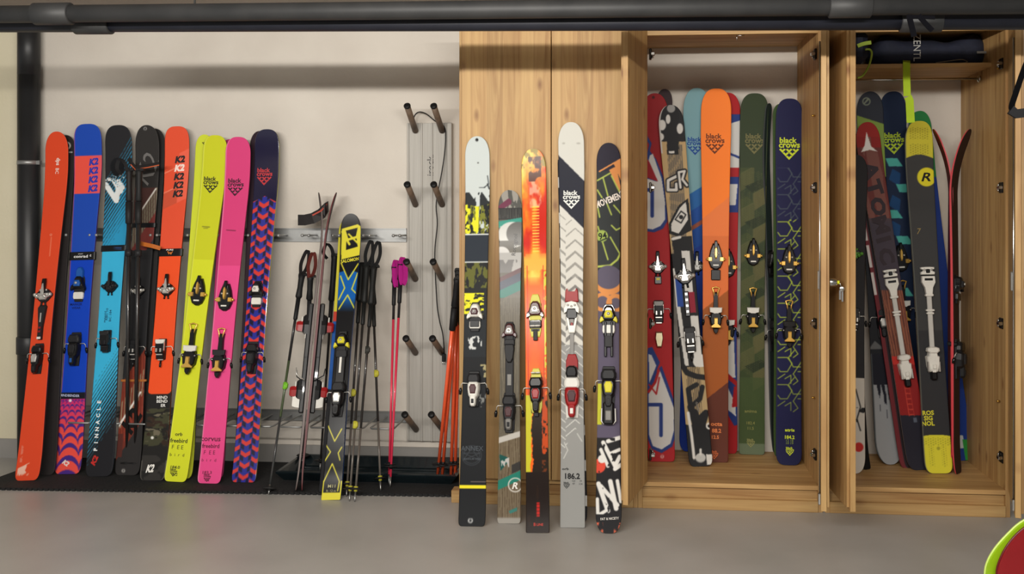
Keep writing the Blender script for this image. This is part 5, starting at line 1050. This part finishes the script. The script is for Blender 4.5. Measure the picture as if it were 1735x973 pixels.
toe_gold(S, 428, s=.95); heel_gold(S, 531, WHT, s=.98)
# navy pair
ski('dark ski edge just left of the navy and lime ski', (1322, 176), (1326, 775), ZS, -.08, (24, 24, 28), solid((60, 84, 40)), group=G1, edge=(90, 120, 40), curl=.02)
def f(p):
    p.fill((24, 26, 66)); LM = (176, 196, 60); DM = (74, 84, 92)
    for (a, m_) in ((0, (p.Q < 372)), (1, p.Q >= 372)):
        q = Paint(p.X, p.Y, p.P, p.Q); q.fill((0, 0, 0))
        H_ = 46
        for i in range(9):
            y = 284+i*H_
            for a_ in ([(1318, y), (1334, y), (1342, y+10), (1334, y+24), (1322, y+24), (1318, y+18)], [(1346, y-12), (1336, y), (1344, y+16), (1358, y+16)], [(1344, y+28), (1352, y+16), (1360, y+4)], [(1318, y+36), (1330, y+28)], [(1344, y+28), (1352, y+40), (1344, y+46)], [(1352, y+24), (1360, y+24)], [(1330, y+36), (1340, y+30), (1340, y+44)]): q.stroke(a_, 1.5, (255, 255, 255))
        p.fill(LM if a else DM, (q.c[..., 0])*m_*(p.Q > 284)*(p.Q < 712)*(1.0 if a == 0 else np.clip(1-(p.Q-600)/260, .5, 1)))
S = ski('navy ski covered with lime line pattern at the right of the middle cabinet', (1338, 167), (1337, 789), ZS, -.16, (44, 40, 43), f, group=G1, tail=2.8, taillen=.55, tl=.25, edge=(92, 100, 60), tip=2.8,
        texts=[('B', 1337, 250, 36, (198, 214, 50)), ('T', 'atris', 1338, 729, 5, 0, (198, 214, 50), 1.3, .03), ('T', '184.2', 1338, 741, 6, 0, (198, 214, 50), 1.0, .03), ('T', '12 18\n10 19', 1338, 749, 8, 0, (130, 150, 60), 1.1, 0), ('B', 1338, 764, 14, (198, 214, 50))])
toe_gold(S, 441, s=1.0); heel_gold(S, 555, K, s=1.0)
# dark binding of the hidden partner between green and navy
# ------------------------------------------------------------------ right cabinet
def f(p): p.fill((46, 50, 60)); p.fill((132, 158, 70), (p.Q > 196+(p.P-1453)*.32)); p.fill((26, 27, 32), p.Q > 300); p.disk(1468, 172, 7, (130, 140, 120), 5); p.stroke([(1464, 176), (1470, 168), (1466, 174), (1472, 168)], 2, (130, 140, 120))
def f2(p):
    f(p); p.fill((150, 152, 154), p.Q > 652); p.fill((20, 20, 32), (p.Q > 600)&(p.Q < 652)); d = p.n(2.6, 26, 7, 2); p.fill((20, 20, 32), (p.Q > 600)&(p.Q < 640+95*np.clip(d-.35, 0, 1)*np.clip(1-np.abs(p.X+4)/24, 0, 1)*1.6)); p.poly([(1472, 592), (1482, 578), (1500, 592)], (96, 96, 96)); p.fill((70, 74, 76), (p.k < -.9)&(p.Q > 600))
S = ski('grey tailed ski with ragged black brush mark and a lime band near its tip', (1474, 155), (1509, 788), ZS, -.05, (44, 42, 46), f2, group=G2, tail=2.2, taillen=.9, tl=.05, edge=(60, 60, 62))
toe_alpine(S, 470, K, K2_, K2_, K, s=1.0); heel_alpine(S, 540, K, SIL, K, K, s=1.0)
def f(p): p.fill((34, 32, 34)); p.fill((196, 190, 180), p.Y > 640); p.stroke([(1450, 660), (1458, 690), (1452, 710), (1458, 730)], 2, (30, 30, 30)); p.fill((26, 26, 28), (p.Y > 690)&(p.Y < 735)&(p.n(8, 8, 5) > .58)); p.disk(1455, 758, 8, (180, 40, 34))
S = ski('cream tailed ski with a red spot, half hidden by the cabinet door', (1450, 262), (1444, 803), ZS, -.20, (44, 38, 44), f, group=G2, tail=2.4, taillen=.7, tl=.2, edge=(40, 40, 42))
toe_tech(S, 430, K, M((90, 150, 60), .4), K, 1.0); heel_tech(S, 540, K, SIL, K2_, 1.0)
ski('thin black ski edge beside the cream tailed ski', (1446, 300), (1470, 796), ZS, -.15, (14, 14, 18), solid((24, 24, 26)), group=G2, edge=(30, 30, 32), nrm=(.6, -.8, 0))
def f(p):
    p.fill((20, 36, 64)); TQ = (78, 172, 160); B2 = (20, 66, 112)
    for i in range(7):
        y = 268+i*44; p.poly([(1500+((i % 2)*18), y), (1520+(i % 2)*18, y), (1530+(i % 2)*18, y+14), (1506+(i % 2)*18, y+14)], TQ); p.poly([(1512, y+18), (1526, y+26), (1524, y+48), (1506, y+36)], B2)
    p.fill((20, 36, 64), p.Q < 262)
S = ski('dark teal ski with turquoise blocks and lime bird chevrons', (1513, 155), (1545, 775), ZS, -.05, (43, 38, 42), f, group=G2, tail=3, edge=(40, 46, 50), tip=2.6, texts=[('B', 1514, 241, 35, (176, 200, 50))])
toe_gold(S, 437, s=1.0); heel_gold(S, 520, WHT, s=1.0)
def f(p): p.fill((44, 130, 70)); p.fill((30, 60, 140), p.Q > 300); p.fill((200, 206, 206), (p.Q > 738)&(p.Q < 760)&(p.X < 4)); p.fill((50, 150, 60), (p.Q > 745)&(p.X > 2))
ski('green tipped blue ski at the back of the right cabinet', (1557, 188), (1634, 781), ZS, -.055, (38, 30, 34), f, group=G2, tail=2.4, taillen=.8, tl=.2, edge=(40, 60, 60), coarse=False)
# red letter ski
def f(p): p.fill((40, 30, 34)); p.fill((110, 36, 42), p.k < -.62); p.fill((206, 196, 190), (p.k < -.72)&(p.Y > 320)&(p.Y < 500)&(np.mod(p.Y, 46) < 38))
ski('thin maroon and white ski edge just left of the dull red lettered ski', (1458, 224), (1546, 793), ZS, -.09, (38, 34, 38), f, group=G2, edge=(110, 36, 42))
def f(p):
    p.fill((104, 48, 44)); g = p.n(10, 60, 4); p.fill((120, 74, 66), (g > .5)); p.fill((140, 34, 32), (p.Q < 250)&(np.abs(p.X) > 4)); p.fill((150, 38, 34), p.Q < 232); p.fill((64, 56, 66), (p.Q > 370)*np.clip((p.Q-330)/50, 0, 1)); p.poly([(1468, 223), (1476, 248), (1487, 257), (1474, 254), (1459, 258), (1465, 246)], (224, 222, 216))
    w_ = (p.Q > 492)&(p.Q < 606); p.fill((140, 84, 62), w_); p.fill((92, 50, 40), w_&(np.mod(p.X+p.n(6, 50, 3)*5, 4) < 1.6)); p.fill((186, 44, 36), (p.Q > 604)&(p.Q < 618)); p.fill((142, 28, 28), p.Q >= 618); p.fill((34, 32, 44), p.Q > 704); p.fill((88, 94, 108), (p.Q > 708)&(p.Q < 716)&(np.abs(p.X-4) < 3)); p.fill((190, 62, 48), (p.X > -5)&(p.X < 4)&(p.Q > 652)&(p.Q < 706)&((np.abs(p.X+.5) > 3.6)|(np.mod(p.Q, 9) < 2)))
AT = (52, 42, 48)
S = ski('dull red ski with large vertical dark letters leaning left in the right cabinet', (1468, 207), (1561, 797), ZS, -.125, (40, 35, 40), f, group=G2, tail=2.6, taillen=.6, tl=.25, edge=(190, 188, 184), thick=.013, texts=[('T', c_, x, y, 25, -81, AT, 1.25, .05) for c_, x, y in (('A', 1476, 289), ('T', 1482, 318), ('O', 1488, 350), ('M', 1493, 381), ('I', 1497, 406), ('C', 1502, 434))])
frame_bind(S, 466, 640)
# yellow tip
def f(p):
    YL = (206, 196, 58); p.fill((60, 60, 60)); p.fill((48, 48, 50), p.Q > 560); d = np.hypot(p.P-1556, (p.Q-292)*1.0); p.fill(YL, (p.Q < 268-6*np.cos(p.X/14)*1.0)); dots = (np.hypot(np.mod(p.X, 4)-2, np.mod(p.Y+2*(np.floor(p.X/4) % 2), 4)-2) < 1.1); p.fill((150, 142, 44), dots&(p.Q < 262)&(p.Q > 216)&(np.abs(p.X) < 16)&((p.Q < 236)|(p.Q > 244)))
    p.disk(1570, 300, 16, (222, 210, 44)); y2 = p.Q > 737+p.X*p.X*.004; p.fill((214, 208, 54), y2); p.fill((160, 156, 44), y2&dots&((np.abs(np.abs(p.X)-10) < 4)|((p.Q < 755)))&(p.Q < 790)&(p.Q > 742)); p.disk(1590, 760, 3, (160, 156, 44)); p.fill((96, 96, 86), (p.k < -.93))
S = ski('charcoal ski with yellow tip and yellow tail', (1557, 205), (1592, 803), ZS, -.16, (46, 42, 46), f, group=G2, tail=3, taillen=.5, tl=.35, edge=(120, 120, 112), thick=.013, tip=2.7,
        texts=[('T', 'R', 1571, 300, 15, 0, (30, 30, 28), 1.3, .02, .35), ('T', '7', 1557, 392, 10, 0, (150, 130, 80), .9, .0, .2), ('T', 'ROS', 1573, 700, 8, 2, (206, 200, 56), 1.0, .04), ('T', 'SIG', 1573, 709, 8, 2, (206, 200, 56), 1.0, .04), ('T', 'NOL', 1573, 718, 8, 2, (206, 200, 56), 1.0, .04)])
frame_bind(S, 462, 628)
# edge-on pair with pink bases
for s_, lab, tp, bt in ((-1, 'dark red ski, left of the edge-on pair with pink bases', (1580, 219), (1606, 797)), (1, 'dark brown ski, right of the edge-on pair with pink bases', (1645, 219), (1625, 803))):
    S = ski(lab, tp, bt, ZS, -.25 if s_ > 0 else -.17, (38, 34, 38), solid((52, 36, 36) if s_ > 0 else (110, 36, 40)), nrm=(.84, -.54, 0) if s_ > 0 else (-.975, .18, 0), edge=(206, 66, 74), base=(206, 66, 74), curl=.085, tcurl=.01, group='edge-on skis in the right cabinet', thick=.012, tail=2.5, taillen=.5)
    if s_ > 0: toe_alpine(S, 483, K, K2_, K, K); heel_alpine(S, 600, K, K2_, K, K, s=1.2)
m = holder(S, 583); m.box((-.02, 0, -.01), (.05, .02, .05), K, bev=.004); m.build('ski_clip', S['e'])

# ------------------------------------------------------------------ bag on the hat shelf
NB = noisy('navy_bag_cloth', (22, 27, 44), (30, 35, 54), 20, .8, bump=.6); LIM = M((176, 206, 40), .6)
pl = onY(1478, 104, -.38); pr = onY(1688, 104, -.38); zs2 = zs+.0105; ln = pr.x-pl.x
m = MB(); n = 26; path = []; rr = []
vs = []; fs = []; seg = 28
for i in range(n+1):
    s = i/n; e = min(1, (math.sin(math.pi*min(s, 1-s)*3.2) if min(s, 1-s) < .156 else 1))**.5*.96+.04; hgt = (.150+.012*math.sin(s*17)+.01*math.sin(s*7+1))*e
    for k in range(seg):
        th = 2*math.pi*k/seg; c, s_ = math.cos(th), math.sin(th); wob = 1+.04*math.sin(9*s+3*th)
        y = .13*e*math.copysign(abs(c)**.7, c)*wob; z = hgt/2+hgt/2*math.copysign(abs(s_)**.7, s_)*(1 if s_ < 0 else wob*.97)
        vs.append((s*ln, y, z+(1-e)*.05))
for i in range(n):
    for k in range(seg): j = (k+1) % seg; fs.append((i*seg+k, i*seg+j, (i+1)*seg+j, (i+1)*seg+k))
fs.append(tuple(range(seg))); fs.append(tuple(range(n*seg, (n+1)*seg))); m.add(vs, fs, NB, True)
t = thing('ski_bag', 'long dark navy bag lying on the hat shelf of the right cabinet', 'bag', Matrix.Translation((pl.x, -.24, zs2))); m.build('bag_body', t)
m = MB(); vs, fs = glyphs('ZENTL', .0); px1 = onY(1553, 85, -.37)-Vector((pl.x, -.24, zs2))
m.add([(px1.x+y*.034, -.139, px1.z+.01-x*.030) for x, y in vs], fs, M((190, 190, 186), .6)); m.build('lettering', t)
m = MB(); pz = onY(1620, 101, -.37)-Vector((pl.x, -.24, zs2)); m.ribbon(smooth([Vector((pz.x-.10, -.145, .012)), Vector((pz.x-.03, -.15, .02)), Vector((pz.x+.02, -.155, .024)), Vector((pz.x+.045, -.15, .012)), Vector((pz.x+.0, -.155, .006))], 4), .012, .003, M((120, 106, 84), .6), (0, 1, .2)); m.box((pz.x+.12, -.138, .06), (.05, .004, .012), GRY, bev=.001); m.build('carry_cord', t)
# lime webbing hanging
P = [onY(x, y, Y) for x, y, Y in ((1536, 103, -.42), (1536, 106, -.458), (1536, 130, -.46), (1537, 163, -.462))]; o = P[0].copy()
m = MB(); m.ribbon([p-o for p in P], .034, .003, LIM); P2 = [onY(x, y, -.458) for x, y in ((1538, 164), (1541, 170), (1543, 208))]; m.ribbon([p-o for p in P2], .038, .004, LIM); q = m.build('webbing_strap'); q.location = o; tag(q, 'lime green webbing hanging from the hat shelf', 'strap')
# green edged boot bag at the left of the shelf
t = thing('boot_bag', 'dark bag with lime green trim at the left end of the hat shelf', 'bag', Matrix.Translation((onY(1455, 100, -.45).x, -.40, zs2)))
m = MB(); m.box((-.0, .0, .085), (.085, .16, .165), NB, bev=.03); m.build('bag_body', t)
o = Vector((onY(1455, 100, -.45).x, -.40, zs2)); 
m = MB(); m.ribbon(smooth([onY(x, y, -.50)-o for x, y in ((1453, 78), (1464, 74), (1476, 72))], 3), .018, .004, M((150, 172, 60), .6), (0, 0, 1)); m.tube(smooth([onY(x, y, -.52)-o for x, y in ((1466, 84), (1474, 84), (1477, 92), (1472, 112), (1462, 128), (1453, 132))], 4), .005, M((150, 172, 60), .6), 8); m.build('lime_trim', t, 'lime green trim and loop')
# small black straps dangling in front of the pipe
m = MB(); P = [onY(x, y, -1.72) for x, y in ((1530, 40), (1552, 46), (1572, 50), (1584, 46), (1560, 36), (1545, 30))]; o = P[0].copy(); 
m.ribbon([onY(1540, 26, -1.70)-o, onY(1546, 50, -1.705)-o, onY(1549, 62, -1.705)-o], .02, .003, M((14, 14, 18), .9)); m.ribbon([onY(1556, 26, -1.70)-o, onY(1572, 44, -1.705)-o, onY(1580, 52, -1.705)-o], .018, .003, M((14, 14, 18), .9)); m.ribbon([onY(1536, 28, -1.70)-o, onY(1584, 30, -1.70)-o], .012, .003, M((14, 14, 18), .9))
q = m.build('tie_strap'); q.location = o; tag(q, 'small black tie knotted on the ceiling pipe near the right cabinet', 'strap')

# ------------------------------------------------------------------ hanging black strap at the right edge, tips of lime and red skis below it
P = [onY(x, y, -1.9) for x, y in ((1755, 60), (1744, 95), (1734, 120), (1722, 155), (1714, 180), (1716, 186))]; o = P[0].copy(); m = MB(); m.ribbon(smooth([p-o for p in P], 4), .018, .004, M((9, 9, 11), .9)); 
P = [onY(x, y, -1.9) for x, y in ((1712, 186), (1722, 193), (1745, 190))]; m.ribbon([p-o for p in P], .03, .012, M((24, 24, 27), .5), (0, 0, 1)); q = m.build('webbing_strap'); q.location = o; tag(q, 'black webbing strap with buckle hanging at the right edge', 'strap')
def shovel(label, pxs, Y, col, colin, th, grp, mats):
    P = [onY(x, y, Y) for x, y in pxs]; o = P[0].copy(); m = MB(); n = len(P); c = sum(((p-o) for p in P), Vector())/n
    rings = []
    for k, yy in ((1.0, .0), (1.0, -th), (.985, -th-.003)): rings.append([Vector((c.x+(p.x-o.x-c.x)*k, yy, c.z+(p.z-o.z-c.z)*k)) for p in P])
    vs = [tuple(p) for r_ in rings for p in r_]; fs = []
    for L in range(2):
        for i in range(n): j = (i+1) % n; fs.append((L*n+i, L*n+j, (L+1)*n+j, (L+1)*n+i))
    fs.append(tuple(range(2*n, 3*n))); fs.append(tuple(range(n-1, -1, -1))); m.add(vs, fs, mats[0]); 
    q = m.build('ski_tip_body'); return q, o
def near_ski(label, pxs, Y, mat, rim):
    q, o = shovel(label, pxs, Y, None, None, .012, None, [mat]); t = thing('ski', label, 'ski', Matrix.Translation(o), 'skis at the lower right corner'); q.parent = t; q.name = 'ski_body'
    m = MB(); P = [onY(x, y, Y)-o for x, y in pxs]; m.tube([p+Vector((0, -.006, 0)) for p in P], .0035, rim, 8); m.build('ski_edge', t)
g1 = smooth([Vector((x, y, 0)) for x, y in ((1860, 835), (1790, 858), (1735, 880), (1705, 905), (1680, 935), (1668, 965), (1672, 1000), (1690, 1060), (1780, 1080), (1860, 1000), (1880, 900))], 5)
near_ski('lime green ski at the lower right corner', [(p.x, p.y) for p in g1], -2.45, M((140, 178, 24), .35, 0, .4), M((190, 214, 110), .3))
g2 = smooth([Vector((x, y, 0)) for x, y in ((1850, 855), (1780, 872), (1735, 893), (1708, 920), (1692, 950), (1688, 975), (1700, 1010), (1760, 1040), (1850, 960))], 5)
near_ski('dark red ski resting on the lime one at the corner', [(p.x, p.y) for p in g2], -2.48, M((132, 14, 22), .3, 0, .5), M((90, 8, 14), .3))
